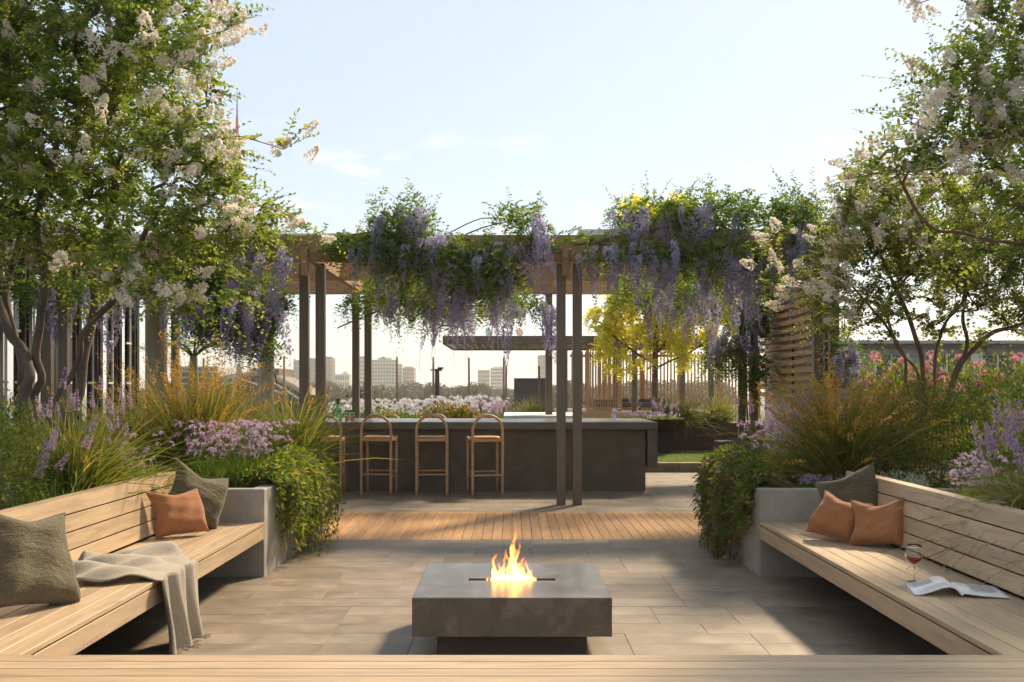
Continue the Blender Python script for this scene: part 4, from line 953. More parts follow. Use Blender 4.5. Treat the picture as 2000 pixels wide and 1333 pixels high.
# ------------------------------------------------------------------ bed planting
def grass(name, label, cat, base, n, L, spread, droop, wd_, mat, seed, rad=.08, K=4, lean=(0, 0), seeds=0, seedmat=None, plumes=0, group=None, seedlen=.25, seedsz=.016):
    r = np.random.default_rng(seed); base = np.asarray(base, float)
    t = thing(name, label, cat, tuple(base), group)
    q = rdir(r, n) * (r.uniform(0, 1, (n, 1)) ** .5) * rad; q[:, 2] = 0
    V, Q, at, p = blades(n, base + q, L, spread, droop, wd_, seed + 1, K, lean)
    tag(obj('blades', mk('blades', V, Q, mat, attr=at), None, t), kind='stuff')
    if seeds:                                                 # grainy heads near the tips of some stems
        V, Q, at, p = blades(seeds, base + q[:seeds], L * 1.02, spread * .85, droop * .6, wd_ * .5, seed + 5, K, lean)
        acc = Acc(); acc.add(V, Q, .3)
        m = 34
        for sidx in range(seeds):
            tt = r.uniform(1 - seedlen, 1, m) * (K); i = np.minimum(tt.astype(int), K - 1); f = (tt - i)[:, None]
            c = p[sidx][i] * (1 - f) + p[sidx][i + 1] * f + r.normal(0, .010, (m, 3))
            V, Q, a = leaves(c, rdir(r, m) + np.array([0, 0, .6]), rdir(r, m), seedsz * r.uniform(.7, 1.4, m), seedsz * .7, .3, np.clip(r.normal(.5, .3, m), 0, 1), False); acc.add(V, Q, a)
        tag(obj('seed_heads', acc.mesh('seed_heads', seedmat), None, t), kind='stuff')
    if plumes:
        V, Q, at, p = blades(plumes, base + q[:plumes], L * 1.12, spread * .95, droop, wd_ * .5, seed + 9, K, lean)
        acc = Acc(); acc.add(V, Q, .4); m = 46
        for sidx in range(plumes):
            tt = r.uniform(.72, 1, m) * K; i = np.minimum(tt.astype(int), K - 1); f = (tt - i)[:, None]; ta = unit(p[sidx][-1] - p[sidx][-2])
            c = p[sidx][i] * (1 - f) + p[sidx][i + 1] * f
            V, Q, a = leaves(c, ta * 1.2 + rdir(r, m) * .6, rdir(r, m), r.uniform(.014, .024, m), .004, .2, r.uniform(0, 1, m), False); acc.add(V, Q, a)
        tag(obj('plumes', acc.mesh('plumes', M['plume']), None, t), kind='stuff')
    return t
def spike(seed, L=.16, R0=.016, n=70, sz=.015, mat='lilac'):
    r = np.random.default_rng(seed); t = r.uniform(0, 1, n); a = r.uniform(0, 6.28, n); rad = R0 * (1 - t) ** .6 * r.uniform(.6, 1, n) + .003
    p = np.stack([np.cos(a) * rad, np.sin(a) * rad, t * L], -1); acc = Acc()
    for k in range(2):
        V, Q, at = leaves(p, unit(p * np.array([1, 1, 0])) + rdir(r, n) * .6 + np.array([0, 0, .3]), rdir(r, n), sz * (1.1 - .5 * t), sz * (1 - .5 * t), .3, np.clip(r.normal(.5, .25, n), 0, 1), False); acc.add(V, Q, at)
    return acc.mesh('flower_spike', M[mat])
SPK = [spike(80 + i) for i in range(3)]
def umbel(seed, mat='lilac', n=7, R0=.03, sz=.017):
    r = np.random.default_rng(seed); acc = Acc()
    c = rdir(r, n) * R0; c[:, 2] = np.abs(c[:, 2]) * .7
    for k in range(5):
        a = k / 5 * 6.283; nrm = unit(c + 1e-6); x = unit(np.cross(nrm, np.array([.2, .1, 1.]))); y = np.cross(nrm, x)
        V, Q, at = leaves(c, x * math.cos(a) + y * math.sin(a) + nrm * .3, nrm, sz, sz * .42, .2, np.clip(r.normal(.55, .25, n), 0, 1), False); acc.add(V, Q, at)
    return acc.mesh('flower_head', M[mat])
UMB = [umbel(90 + i) for i in range(4)]; UMW = [umbel(95 + i, 'whiteP', 6, .055, .05) for i in range(3)]; UMP = [umbel(99 + i, 'pink', 8, .035, .035) for i in range(3)]
def flowers(name, label, x0, x1, y0, y1, z, h, nfl, nbl, heads, headname, seed, bladeL, bladew=.006, blademat='bladeG', hs=(.8, 1.3), tilt=.25, stems=True, group=None, spread=.28, droop=.35):
    """a patch of blades with individually placed flower heads on stems"""
    r = np.random.default_rng(seed); t = thing(name, label, 'flowers', ((x0 + x1) / 2, (y0 + y1) / 2, z), group)
    nc = max(3, int((x1 - x0) * (y1 - y0) / .045)); cen = np.stack([r.uniform(x0, x1, nc), r.uniform(y0, y1, nc), np.full(nc, z)], -1)
    b = cen[r.integers(0, nc, nbl)] + np.c_[r.normal(0, .04, (nbl, 2)), np.zeros(nbl)]
    V, Q, at, _ = blades(nbl, b, bladeL, spread, droop, bladew, seed + 3)
    acc = Acc(); acc.add(V, Q, at)
    for k in range(nfl):
        b0 = cen[r.integers(nc)] + np.array([r.normal(0, .05), r.normal(0, .05), 0]); hh = h * r.uniform(.55, 1.15)
        tip = b0 + np.array([r.normal(0, tilt), r.normal(0, tilt), 1.]) * hh
        if stems: addtube(acc, [b0, b0 * .45 + tip * .55 + np.array([0, 0, .02]), tip], [.0022, .0018, .0014], 3, .55, False)
        d = unit(tip - b0 + r.normal(0, .1, 3)); e = Vector(d).to_track_quat('Z', 'Y').to_euler()
        obj(headname, heads[r.integers(len(heads))], None, t, tip, e, float(r.uniform(*hs)))
    tag(obj('foliage', acc.mesh('foliage', M[blademat]), None, t), kind='stuff')
    return t
def shrub(name, label, cat, lobes, n, leafL, mat, seed, group=None, aspect=.5, twiggy=0, twigmat=None, updir=.5):
    """leaf-by-leaf shrub: lobes (cx,cy,cz,rx,ry,rz)"""
    r = np.random.default_rng(seed); lo = np.array(lobes, float)
    t = thing(name, label, cat, (lo[0][0], lo[0][1], (lo[:, 2] - lo[:, 5]).min()), group)
    wgt = np.prod(lo[:, 3:6], 1) ** .667; pick = r.choice(len(lo), n, p=wgt / wgt.sum())
    dr = rdir(r, n); rad = r.uniform(0, 1, n) ** .28
    bumps = 1 + .16 * np.sin(dr[:, 0] * 7 + pick * 2) * np.sin(dr[:, 2] * 6 + pick) + .1 * np.sin(dr[:, 1] * 13 + dr[:, 0] * 11 + pick)
    q = lo[pick, :3] + dr * lo[pick, 3:6] * (rad * bumps)[:, None] + r.normal(0, .012, (n, 3))
    ok = q[:, 2] > t.location.z - .02; q = q[ok]; dr = dr[ok]; n = len(q); rad = rad[ok]
    D = unit(dr * .8 + rdir(r, n) * .7 + np.array([0, 0, updir])); L = leafL * r.uniform(.6, 1.3, n)
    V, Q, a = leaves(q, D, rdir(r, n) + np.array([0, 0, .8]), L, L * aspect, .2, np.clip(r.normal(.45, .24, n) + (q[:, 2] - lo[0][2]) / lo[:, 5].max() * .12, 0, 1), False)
    acc = Acc(); acc.add(V, Q, a)
    tag(obj('leaves', acc.mesh('leaves', mat), None, t), kind='stuff')
    wd_ = Acc(); base = np.array([lo[0][0], lo[0][1], t.location.z])
    for k in range(22):
        e = q[r.integers(n)]; m_ = (base + e) / 2 + r.normal(0, .03, 3); b0 = base + np.array([r.normal(0, lo[0][3] * .35), r.normal(0, lo[0][4] * .35), 0])
        addtube(wd_, spline([b0, m_, e], 6), np.linspace(.008, .002, 6), 4, 0., False)
    for k in range(twiggy):
        e = q[r.integers(n)]; dd = unit(rdir(r, 1)[0] + np.array([0, -.3, .9])); ll = r.uniform(.15, .4)
        addtube(wd_, [e, e + dd * ll * .5, e + dd * ll + np.array([0, 0, -.05])], [.003, .0022, .001], 3, 0., False)
    obj('stems', wd_.mesh('stems', twigmat or M['bark2']), None, t)
    return t
def trailing(label, sgn, y0, y1, n, mat, seed, xi=1.866, low=.12):
    """shrub spilling over the planter's inner edge: arching strands of small leaves"""
    r = np.random.default_rng(seed); t = thing('trailing_shrub', label, 'shrub', (sgn * 2.05, (y0 + y1) / 2, .62))
    acc = Acc(); wd_ = Acc(); K = 10
    for k in range(n):
        y = r.uniform(y0, y1); edge = 1 - abs((y - (y0 + y1) / 2) / ((y1 - y0) / 2)) ** 2.5
        hang = (.10 + 1.15 * r.uniform(0, 1) ** 1.2) * (.45 + .75 * abs(math.sin(y * 4.7 + seed))) * (.35 + .65 * edge) * (.68 - low)
        x0_ = xi + r.uniform(.0, .45); outx = r.uniform(.02, .30 if sgn < 0 else .20) * (.55 + .6 * abs(math.sin(y * 4.7 + seed))) * (.5 + .5 * edge); hgt = r.uniform(.05, .24) * (.5 + .5 * edge)
        ends = r.uniform() < .45
        pts = [(x0_, y, .64), (xi + .08, y + r.normal(0, .05), .69 + hgt), (xi - outx * .7, y + r.normal(0, .08), .66 + hgt * .5)]
        if not ends: pts += [(xi - outx, y + r.normal(0, .1), .62 - hang * .5), (xi - outx * .75, y + r.normal(0, .12), .62 - hang)]
        q = spline(np.array(pts), K); q[:, 0] *= sgn
        addtube(wd_, q, np.linspace(.004, .0015, K), 3, 0., False)
        m = 36; tt = r.uniform(.15, 1, m) * (K - 1); i = np.minimum(tt.astype(int), K - 2); f = (tt - i)[:, None]; c = q[i] * (1 - f) + q[i + 1] * f + r.normal(0, .014, (m, 3))
        D = unit(rdir(r, m) + unit(q[i + 1] - q[i]) * .9 + np.array([-sgn * .35, -.2, .1])); L = r.uniform(.032, .064, m)
        col = np.clip(r.normal(.42, .2, m) + .25 * (tt / (K - 1) > .9) + .12 * (r.uniform() - .3), 0, 1)
        V, Q, a = leaves(c, D, rdir(r, m) + np.array([0, 0, .6]), L, L * .36, .2, col, False); acc.add(V, Q, a)
    tag(obj('leaves', acc.mesh('leaves', mat), None, t), kind='stuff'); obj('stems', wd_.mesh('stems', M['bark2']), None, t)
SZ = .61
def at(px, d, z=SZ): return np.array([(px - 1000) / F * d, d, z])
# left bed
shrub('shrub', 'fine-leaved yellow-green shrub at the far left edge above the bench', 'shrub', [(-3.02, 6.0, .95, .26, .35, .42), (-3.35, 6.6, 1.0, .35, .4, .45), (-2.92, 5.2, .78, .14, .4, .24)], 9500, .026, M['shrub'], 301, aspect=.42)
grass('strap_grass', 'large green strap-leaved grass clump behind the left bench back', 'grass', at(150, 6.9), 1200, 1.0, .46, .36, .0085, M['blade'], 302, .14, lean=(.0, .05))
grass('strap_grass', 'smaller green grass clump left of the purple flowers behind the bench', 'grass', at(285, 7.4), 260, .5, .55, .5, .008, M['blade'], 303, .12, lean=(.02, .05))
grass('rush_clump', 'tall rush clump with orange seed heads in the middle of the left bed', 'grass', at(385, 9.0), 1100, 1.35, .40, .28, .0075, M['rush'], 304, .2, seeds=120, seedsz=.019, seedmat=M['seed'], lean=(.03, 0))
grass('rush_clump', 'rush clump with orange seed heads just left of the tall one', 'grass', at(280, 8.9), 560, 1.15, .42, .3, .0075, M['rush'], 305, .16, seeds=36, seedmat=M['seed'])
grass('strap_grass', 'spiky green grass clump in front of the twin posts at the left', 'grass', at(572, 9.6), 600, 1.1, .38, .35, .009, M['blade'], 306, .14, lean=(.05, 0), seeds=8, seedmat=M['seed'])
grass('strap_grass', 'dense green grass between the rush clump and the round column', 'grass', at(495, 9.6), 520, 1.0, .42, .35, .009, M['blade'], 307, .15)
flowers('society_garlic', 'lilac society garlic flowers above bright green blades behind the left planter wall', -2.75, -1.98, 7.95, 8.75, SZ + .02, .47, 285, 2000, UMB, 'flower_head', 308, .36, .006, hs=(.6, 1.0))
flowers('society_garlic', 'lilac flowers behind the top end of the left bench back', -3.0, -2.68, 7.0, 8.0, SZ, .42, 50, 600, UMB, 'flower_head', 309, .34, .006, hs=(.6, .95))
flowers('salvia', 'pale purple salvia spikes standing under the big left tree', -3.75, -2.95, 7.6, 8.4, SZ, .72, 22, 500, SPK, 'flower_spike', 310, .5, .008, 'blade', hs=(.7, 1.05), tilt=.12)
flowers('salvia', 'purple salvia spikes among the large strap grass', -2.95, -2.7, 6.2, 7.0, SZ, .5, 16, 200, SPK, 'flower_spike', 311, .4, .008, 'bladeG', hs=(.7, 1.1), tilt=.2)
shrub('ground_cover', 'low yellow-flecked ground cover beside the left bench back', 'ground cover', [(-2.82, 7.35, .66, .14, .35, .10), (-2.85, 6.4, .64, .1, .4, .1)], 2600, .02, M['trail'], 312)
shrub('shrub', 'mid-green filler shrub at the foot of the big left tree', 'shrub', [(-3.6, 7.7, .8, .5, .5, .32), (-4.3, 8.0, .85, .5, .6, .4), (-3.4, 9.0, .8, .5, .5, .3)], 6500, .034, M['shrub'], 313)
shrub('shrub', 'dark green filler shrub behind the left rush clumps', 'shrub', [(-2.9, 9.6, .8, .7, .3, .3), (-3.8, 10.2, .85, .7, .4, .35), (-2.3, 9.3, .75, .35, .35, .2)], 6000, .034, M['shrub'], 314)
trailing('green trailing shrub with orange tips spilling over the left planter edge', -1, 8.1, 9.95, 620, M['trail'], 315, low=.10)
# right bed
trailing('trailing shrub with rust-pink tips spilling over the right planter edge', 1, 7.95, 9.6, 520, M['trailR'], 320, low=.02)
flowers('ground_flowers', 'small lilac flowers lining the top of the right planter wall', 2.05, 2.62, 7.86, 8.1, SZ + .03, .10, 60, 300, UMB, 'flower_head', 321, .07, .007, 'bladeG', hs=(.45, .75), tilt=.3)
flowers('society_garlic', 'lilac flower cloud left of the right rush clump, above the lawn edge', 2.15, 3.0, 9.0, 9.8, SZ, .46, 170, 1500, UMB, 'flower_head', 322, .34, .006, 'blade', hs=(.65, 1.1))
grass('rush_clump', 'large arching rush clump with orange seed heads in the right bed', 'grass', at(1640, 8.6), 1200, 1.22, .48, .34, .0075, M['rush'], 323, .2, seeds=170, seedsz=.02, seedmat=M['seed'], lean=(-.04, 0))
grass('rush_clump', 'smaller rush clump with seed heads before the louvre screen posts', 'grass', at(1725, 9.2), 560, 1.05, .45, .34, .007, M['rush'], 324, .16, seeds=100, seedsz=.02, seedmat=M['seed'])
shrub('hedge', 'dense dark green hedge under the smaller right tree', 'hedge', [(3.65, 8.9, 1.02, .45, .5, .52), (4.2, 8.6, 1.08, .55, .6, .52), (4.9, 8.6, 1.08, .6, .6, .52), (3.3, 8.3, .85, .35, .4, .30), (3.9, 7.6, .9, .6, .45, .40), (4.6, 7.6, .95, .6, .45, .42)], 34000, .026, M['shrub'], 325, twiggy=60)
shrub('dry_shrub', 'thin orange-brown shrub between the right rush clump and the hedge', 'shrub', [(3.05, 8.3, .92, .35, .4, .36), (3.35, 8.9, 1.1, .4, .4, .4)], 4200, .022, M['dryshrub'], 326, twiggy=80)
shrub('silver_ground_cover', 'silvery blue ground cover behind the right bench cushions', 'ground cover', [(2.72, 7.0, .70, .13, .3, .14), (2.8, 7.4, .70, .2, .25, .14)], 2600, .022, M['blue'], 327, aspect=.35)
flowers('society_garlic', 'lilac flowers in the middle of the right bed behind the bench back', 2.75, 3.3, 6.3, 7.1, SZ, .34, 90, 700, UMB, 'flower_head', 328, .26, .006, hs=(.55, .95))
flowers('lavender', 'tall lilac lavender spikes at the right edge above the bench', 2.95, 3.4, 5.75, 6.4, SZ, .55, 46, 500, SPK, 'flower_spike', 329, .5, .007, 'blade', hs=(.85, 1.35), tilt=.14)
grass('fountain_grass', 'arching fountain grass with pale plumes falling over the right bench back', 'grass', (2.95, 5.75, SZ), 600, .72, .7, .62, .006, M['rush'], 330, .13, plumes=60, lean=(-.22, -.06))
grass('fountain_grass', 'nearer fountain grass clump at the right picture edge', 'grass', (2.95, 5.0, SZ), 380, .6, .7, .65, .006, M['rush'], 331, .12, plumes=34, lean=(-.15, .05))
for i, (px, d_, sz_, lab) in enumerate(((1730, 12.6, .42, 'pink-flowered shrub nearest the louvre screen'), (1850, 12.4, .46, 'pink-flowered shrub behind the smaller right tree'), (1965, 12.2, .48, 'pink-flowered shrub at the right picture edge'))):
    c = at(px, d_, 1.45)
    t = shrub('flowering_shrub', lab, 'shrub', [(c[0], d_, 1.35, .48, .4, .5), (c[0] - .3, d_ + .2, 1.2, .35, .35, .5), (c[0] + .35, d_ + .1, 1.25, .35, .35, .48), (c[0], d_, .9, .5, .4, .35)], 4500, .05, M['shrub'], 340 + i, 'pink-flowered shrubs along the right boundary')
    r = np.random.default_rng(350 + i)
    for k in range(46):
        q = np.array([c[0], d_ - .15, 1.3]) + rdir(r, 1)[0] * np.array([.7, .4, .55]) * r.uniform(.75, 1.05)
        obj('flower_head', UMP[r.integers(3)], None, t, q, tuple(r.uniform(-1, 1, 3)), float(r.uniform(.8, 1.6)))
shrub('hedge', 'olive hedge behind the pink-flowered shrubs', 'hedge', [(5.0, 13.4, .9, .8, .4, .6), (6.3, 13.2, .95, .8, .4, .6), (7.4, 13.0, .95, .7, .4, .6), (4.2, 11.6, .85, .5, .5, .4), (5.2, 11.2, .9, .7, .5, .45), (6.2, 11, .95, .7, .5, .5)], 12000, .045, M['shrub'], 360)
flowers('ground_flowers', 'pinkish lilac flowers in front of the louvre screen', 2.9, 4.1, 11.2, 12.2, .6, .55, 70, 500, SPK, 'flower_spike', 361, .4, .008, 'blade', hs=(.9, 1.5))
# behind the counter
r = np.random.default_rng(380)
tag(bx('garden_bed', -6.2, .1, 20.2, 26.5, 0, .62, M['soil']), kind='structure')
flowers('white_flowers', 'bank of white flowers beyond the counter, left half', -3.6, -1.9, 21.0, 22.4, .60, .50, 190, 900, UMW, 'flower_head', 381, .34, .014, 'bladeG', hs=(.5, 1.0), group='white flowers beyond the counter')
flowers('white_flowers', 'bank of white flowers beyond the counter, right half next to the dark box', -1.9, -.2, 22.0, 23.5, .60, .56, 190, 900, UMW, 'flower_head', 382, .36, .014, 'bladeG', hs=(.5, 1.0), group='white flowers beyond the counter')
shrub('shrub', 'olive-brown round shrub among the white flowers beyond the counter', 'shrub', [(-1.35, 20.8, .78, .55, .4, .34), (-.95, 20.9, .75, .4, .4, .3)], 3600, .06, M['dryshrub'], 383)
shrub('shrub', 'low green shrub beyond the counter behind the left stool hoop', 'shrub', [(-2.7, 20.5, .72, .7, .3, .28), (-2.0, 20.5, .68, .5, .3, .2), (-.4, 20.6, .7, .5, .3, .22)], 3600, .06, M['shrub'], 384)
flowers('lavender', 'lavender patch beyond the counter left of the feathery grass', -.75, -.2, 20.3, 20.9, .62, .42, 40, 260, SPK, 'flower_spike', 385, .3, .012, 'blade', hs=(.8, 1.2))
grass('feather_grass', 'feathery yellow grass clump in front of the dark box', 'grass', (.45, 21.2, .60), 900, .85, .45, .4, .014, M['rush'], 386, .28, plumes=60)
# right of the counter: bowl, steel planter, grasses
t = thing('steel_planter', 'dark weathered steel planter box behind the lawn', 'planter', (3.6, 21, 0))
bx('wall', 2.9, 5.2, 20.9, 20.96, .15, .72, M['rust'], t); bx('soil', 2.9, 5.2, 20.965, 22.6, .15, .66, M['soil'], t)
V, Q = lathe([(.0001, 0), (.35, .0), (.5, .06), (.70, .22), (.74, .26), (.71, .26), (.66, .2), (.0001, .2)], 36); c = P(1262, 830, 20.2)
o = obj('bowl_planter', mk('bowl_planter', V, Q, M['rust'], True), None, None, (c[0], 20.2, .58)); tag(o, 'shallow rust-coloured bowl planter behind the sink end of the counter', 'planter')
tag(bx('bowl_stand', 2.2, 3.1, 19.9, 20.6, .15, .578, M['dark']), 'dark plinth under the rust bowl planter', 'plinth')
flowers('ground_flowers', 'white and lilac flowers filling the rust bowl planter', c[0] - .6, c[0] + .6, 19.75, 20.65, .80, .12, 60, 1500, UMB, 'flower_head', 390, .11, .012, 'bladeG', hs=(.9, 1.5))
flowers('lavender', 'pale lavender spikes standing at the back of the rust bowl', c[0] + .25, c[0] + .6, 20.3, 20.6, .8, .26, 14, 60, SPK, 'flower_spike', 391, .16, .012, 'bladeG', hs=(.9, 1.3), tilt=.08)
grass('feather_grass', 'pale feathery grass clump beside the lawn right of the counter', 'grass', (3.45, 21.15, .66), 900, .95, .6, .5, .013, M['blade'], 392, .3, plumes=50, lean=(-.12, -.05))
grass('feather_grass', 'second pale grass clump behind the right back posts', 'grass', (4.25, 21.2, .66), 600, .95, .5, .45, .013, M['blade'], 393, .28, plumes=30)
# ------------------------------------------------------------------ pavilion, screens and things at the back of the terrace
t = thing('pavilion', 'flat-roofed bronze garden pavilion at the far end of the terrace', 'pavilion', (1.5, 30, 0))
x0p, x1p = -1.9, 5.6
bx('fascia', x0p, x1p, 28.0, 28.12, 2.63, 2.86, M['post'], t, .005)
bx('fascia', x0p, x1p, 32.7, 32.82, 2.63, 2.86, M['post'], t, .005)
for x in (x0p, x1p - .12): bx('side_fascia', x, x + .12, 28.122, 32.698, 2.63, 2.86, M['post'], t, .005, 'y')
for i in range(34):
    x = x0p + .25 + i * .215
    bx('roof_louvre', x, x + .15, 28.13, 32.69, 2.66, 2.70, M['post'], t, .004, 'y')
for x, y in ((3.35, 28.06), (1.45, 28.06), (3.3, 32.7), (1.5, 32.7), (5.45, 28.06), (5.45, 32.7)): bx('post', x - .07, x + .07, y - .055, y + .055, 0, 2.628, M['post'], t, .004, 'z')
bx('floor', 1.2, 5.6, 27.9, 33.2, 0, .78, M['batten'], t)
# framed batten panel
t = thing('pavilion_screen', 'framed timber batten panel at the left end of the pavilion', 'screen', (2.5, 28.4, 0))
bx('frame', 2.05, 2.13, 28.30, 28.40, .785, 2.62, M['batten'], t, .004, 'z'); bx('frame', 2.92, 3.04, 28.30, 28.40, .785, 2.62, M['batten'], t, .004, 'z')
bx('rail', 2.132, 2.918, 28.30, 28.40, .785, .86, M['batten'], t, .004); bx('rail', 2.132, 2.918, 28.30, 28.40, 1.09, 1.15, M['batten'], t, .004); bx('rail', 2.132, 2.918, 28.30, 28.40, 2.55, 2.62, M['batten'], t, .004)
for i in range(11):
    x = 2.16 + i * .0695; bx('batten', x, x + .032, 28.32, 28.38, .862, 2.548, M['batten'], t, .003, 'z')
# long batten fence
t = thing('batten_fence', 'long fence of thin upright timber battens behind the golden tree', 'fence', (5, 33.6, 0))
bx('rail', 1.9, 8.2, 33.66, 33.72, .9, .98, M['batten'], t); bx('rail', 1.9, 8.2, 33.66, 33.72, 2.45, 2.53, M['batten'], t)
for i in range(56):
    x = 1.95 + i * .112; bx('batten', x, x + .04, 33.58, 33.655, .4, 2.62, M['batten'], t, .003, 'z')
for i in range(5):
    x = 3.0 + i * 1.25; bx('fence_post', x, x + .13, 33.725, 33.85, 0, 2.7, M['batten'], t, .004, 'z')
# lounge furniture in the pavilion
M['linen'] = fabric('grey_linen', (.16, .135, .11), 60, .3); M['shade'] = paint('lamp_shade', (.82, .70, .55), .8)
for x0_, x1_, y_, lb in ((2.45, 3.55, 30.2, 'low grey daybed left of the pavilion post'), (3.75, 4.6, 29.8, 'low grey sofa right of the pavilion post')):
    s_ = thing('daybed', lb, 'sofa', ((x0_ + x1_) / 2, y_, .78), 'lounge seats in the pavilion')
    bx('base', x0_, x1_, y_, y_ + .8, .79, .86, M['batten'], s_); bx('cushion', x0_ + .02, x1_ - .02, y_ + .02, y_ + .78, .862, 1.0, M['linen'], s_, .04); bx('backrest', x0_ + .02, x1_ - .02, y_ + .6, y_ + .78, 1.002, 1.12, M['linen'], s_, .04)
c = P(1181, 782, 31.2)
s_ = thing('lamp', 'lamp with a pale drum shade in the pavilion', 'lamp', (c[0], 31.2, .78))
V, Q = lathe([(.14, 0), (.14, .13), (.135, .13), (.135, 0)], 20); obj('shade', mk('shade', V, Q, M['shade'], True), None, s_, (c[0], 31.2, 1.0))
a = Acc(); addtube(a, [(0, 0, 0), (0, 0, .12), (0, 0, .25)], [.012, .012, .01], 8); obj('stand', a.mesh('stand', M['post']), None, s_, (c[0], 31.2, .78))
# dark box
tag(bx('plant_enclosure', .06, 1.12, 30.0, 31.5, 0, 1.72, M['grey'], None, .01), 'dark grey box enclosure behind the feathery grass', 'enclosure')
# slender poles along the terrace edge
for px, yt, d_, lb in ((555, 696, 27, 'slender timber pole left of the twin posts'), (775.5, 697, 26, 'slender timber pole in front of the pale apartment block'), (846.5, 698, 26, 'slender timber pole beside the dark lamp mast'), (916, 699, 26, 'slender timber pole in the middle of the open view'), (984, 699, 26, 'taller of the close pair of timber poles'), (988.5, 715, 29, 'shorter of the close pair of timber poles'), (1053, 715, 29, 'slender timber pole in front of the dark box'), (506, 705, 27, 'slender timber pole among the left grasses'), (398, 700, 27, 'slender timber pole beside the bottle palm')):
    c = P(px, yt, d_); a = Acc(); addtube(a, [(0, 0, 0), (0, 0, 1.2), (0, 0, c[2])], [.03, .03, .028], 8)
    tag(obj('timber_pole', a.mesh('timber_pole', M['pole'], True), None, None, (c[0], d_, 0)), lb, 'pole', 'slender poles along the terrace edge')
# bottle palm
c = P(378, 800, 15.5); r = np.random.default_rng(9)
t = thing('bottle_palm', 'palm with a smooth pale bottle-shaped trunk behind the left rush clump', 'palm', (c[0], 15.5, 0))
a = Acc(); zz = np.array([0, .5, .9, 1.2, 1.5, 1.75, 1.95]); addtube(a, np.stack([zz * 0, zz * 0, zz], -1), np.array([.15, .15, .14, .115, .085, .065, .05]), 14)
obj('trunk', a.mesh('trunk', M['palebark'], True), None, t, (c[0], 15.5, 0))
for k in range(9):
    az = k * .7 + .2; D_ = np.array([math.cos(az), math.sin(az), 0]); tt = np.linspace(0, 1, 9)[:, None]; q = np.array([0, 0, 1.9]) + D_ * tt * .75 + np.array([0, 0, 1]) * (tt * .75 - tt ** 2 * .65)
    a = Acc(); addtube(a, q, np.linspace(.018, .004, 9), 5, .3, False)
    m = 40; f = r.uniform(.3, 1, m)[:, None]; p_ = np.array([0, 0, 1.9]) + D_ * f * .75 + np.array([0, 0, 1]) * (f * .75 - f ** 2 * .65)
    sd = np.cross(D_, [0, 0, 1]); V, Q, at_ = leaves(p_, sd * np.where(np.arange(m) % 2, 1, -1)[:, None] + D_ * .5 + rdir(r, m) * .2, np.tile([0, 0, 1.], (m, 1)), .28, .02, .1, r.uniform(.2, .8, m)); a.add(V, Q, at_)
    obj('frond', a.mesh('frond', M['bladeG']), None, t, (c[0], 15.5, 0))

# ------------------------------------------------------------------ neighbour's house, right
t = thing('house', 'grey weatherboard house beyond the pink-flowered shrubs', 'house', (9.2, 22, 0))
M['board'] = paint('weatherboard', (.36, .36, .36), .6); M['roofing'] = paint('roofing', (.34, .33, .32), .6); M['paneglass'] = paint('dark_pane', (.05, .065, .075), .08, 0, spec=.6)
bx('wall', 7.15, 12.5, 21.3, 26, 0, 2.35, M['board'], t)
for i in range(10): bx('weatherboard', 7.14, 12.5, 21.26, 21.298, .62 + i * .165, .775 + i * .165, M['board'], t, .004)
rf = bx('roof', 6.9, 12.7, 20.9, 26.3, 2.352, 2.41, M['roofing'], t); bx('gutter', 6.9, 12.7, 20.84, 20.9, 2.34, 2.40, M['board'], rf)
for x in (7.55, 8.7, 9.75, 10.6):
    w_ = bx('window', x, x + .62, 21.22, 21.255, 1.35, 2.1, M['paneglass'], t)
    for a_, b_ in ((x - .06, x), (x + .62, x + .68), (x + .295, x + .325)): bx('window_frame', a_, b_, 21.20, 21.254, 1.29, 2.16, M['white'], w_)
bx('shutter', 9.5, 9.68, 21.2, 21.256, 1.3, 2.15, M['white'], t)

# ------------------------------------------------------------------ city beyond
def cube(sx, sy, sz, mat): return boxmesh(sx, sy, sz, mat, .05)
GZ = -14.
cols = {k: paint('facade_' + k, c_, .7) for k, c_ in dict(cream=(.52, .46, .38), brick=(.36, .22, .16), grey=(.30, .30, .30), glass=(.05, .09, .10), tan=(.42, .34, .26), white=(.60, .58, .54), brown=(.16, .11, .075), mid=(.11, .11, .105)).items()}
M['farglass'] = paint('far_window', (.07, .085, .095), .15); M['fargold'] = paint('far_window_gold', (.36, .32, .20), .2); M['farteal'] = paint('far_window_teal', (.10, .20, .22), .12)
def tower(label, px0, px1, yt, D, wall, nx, nz, winmat, dep=18., bands=False, roofbox=None, z0=None, wf=.62, hf=.55):
    a = P(px0, yt, D); b = P(px1, yt, D); zt = a[2]; w_ = b[0] - a[0]; cx_ = (a[0] + b[0]) / 2
    t = thing('apartment_building', label, 'building', (cx_, D + dep / 2, GZ), 'city buildings on the skyline')
    obj('wall', cube(w_, dep, zt - GZ, cols[wall]), None, t, (cx_, D + dep / 2, (zt + GZ) / 2))
    zs = z0 if z0 is not None else H - 16 * D / F; fh = (zt - zs) / nz; cw = w_ / nx
    wm_ = boxmesh(cw * wf, .5, fh * hf, winmat, .02)
    for k in range(nz):
        for i in range(nx): obj('window', wm_, None, t, (a[0] + (i + .5) * cw, D - .1, zs + (k + .5) * fh))
        if bands: obj('balcony', boxmesh(w_ * 1.02, 1.6, fh * .2, cols['white'], .02), None, t, (cx_, D - .7, zs + k * fh + fh * .08))
    if roofbox:
        for (u0, u1, hh) in roofbox: obj('roof_plant', cube(w_ * (u1 - u0), dep * .5, hh, cols[wall]), None, t, (a[0] + w_ * (u0 + u1) / 2, D + dep / 2, zt + hh / 2))
    return t
tower('teal glass tower with a slanted edge left of the twin posts', 573, 590, 704, 900, 'glass', 3, 9, M['farteal'], wf=.8, hf=.7)
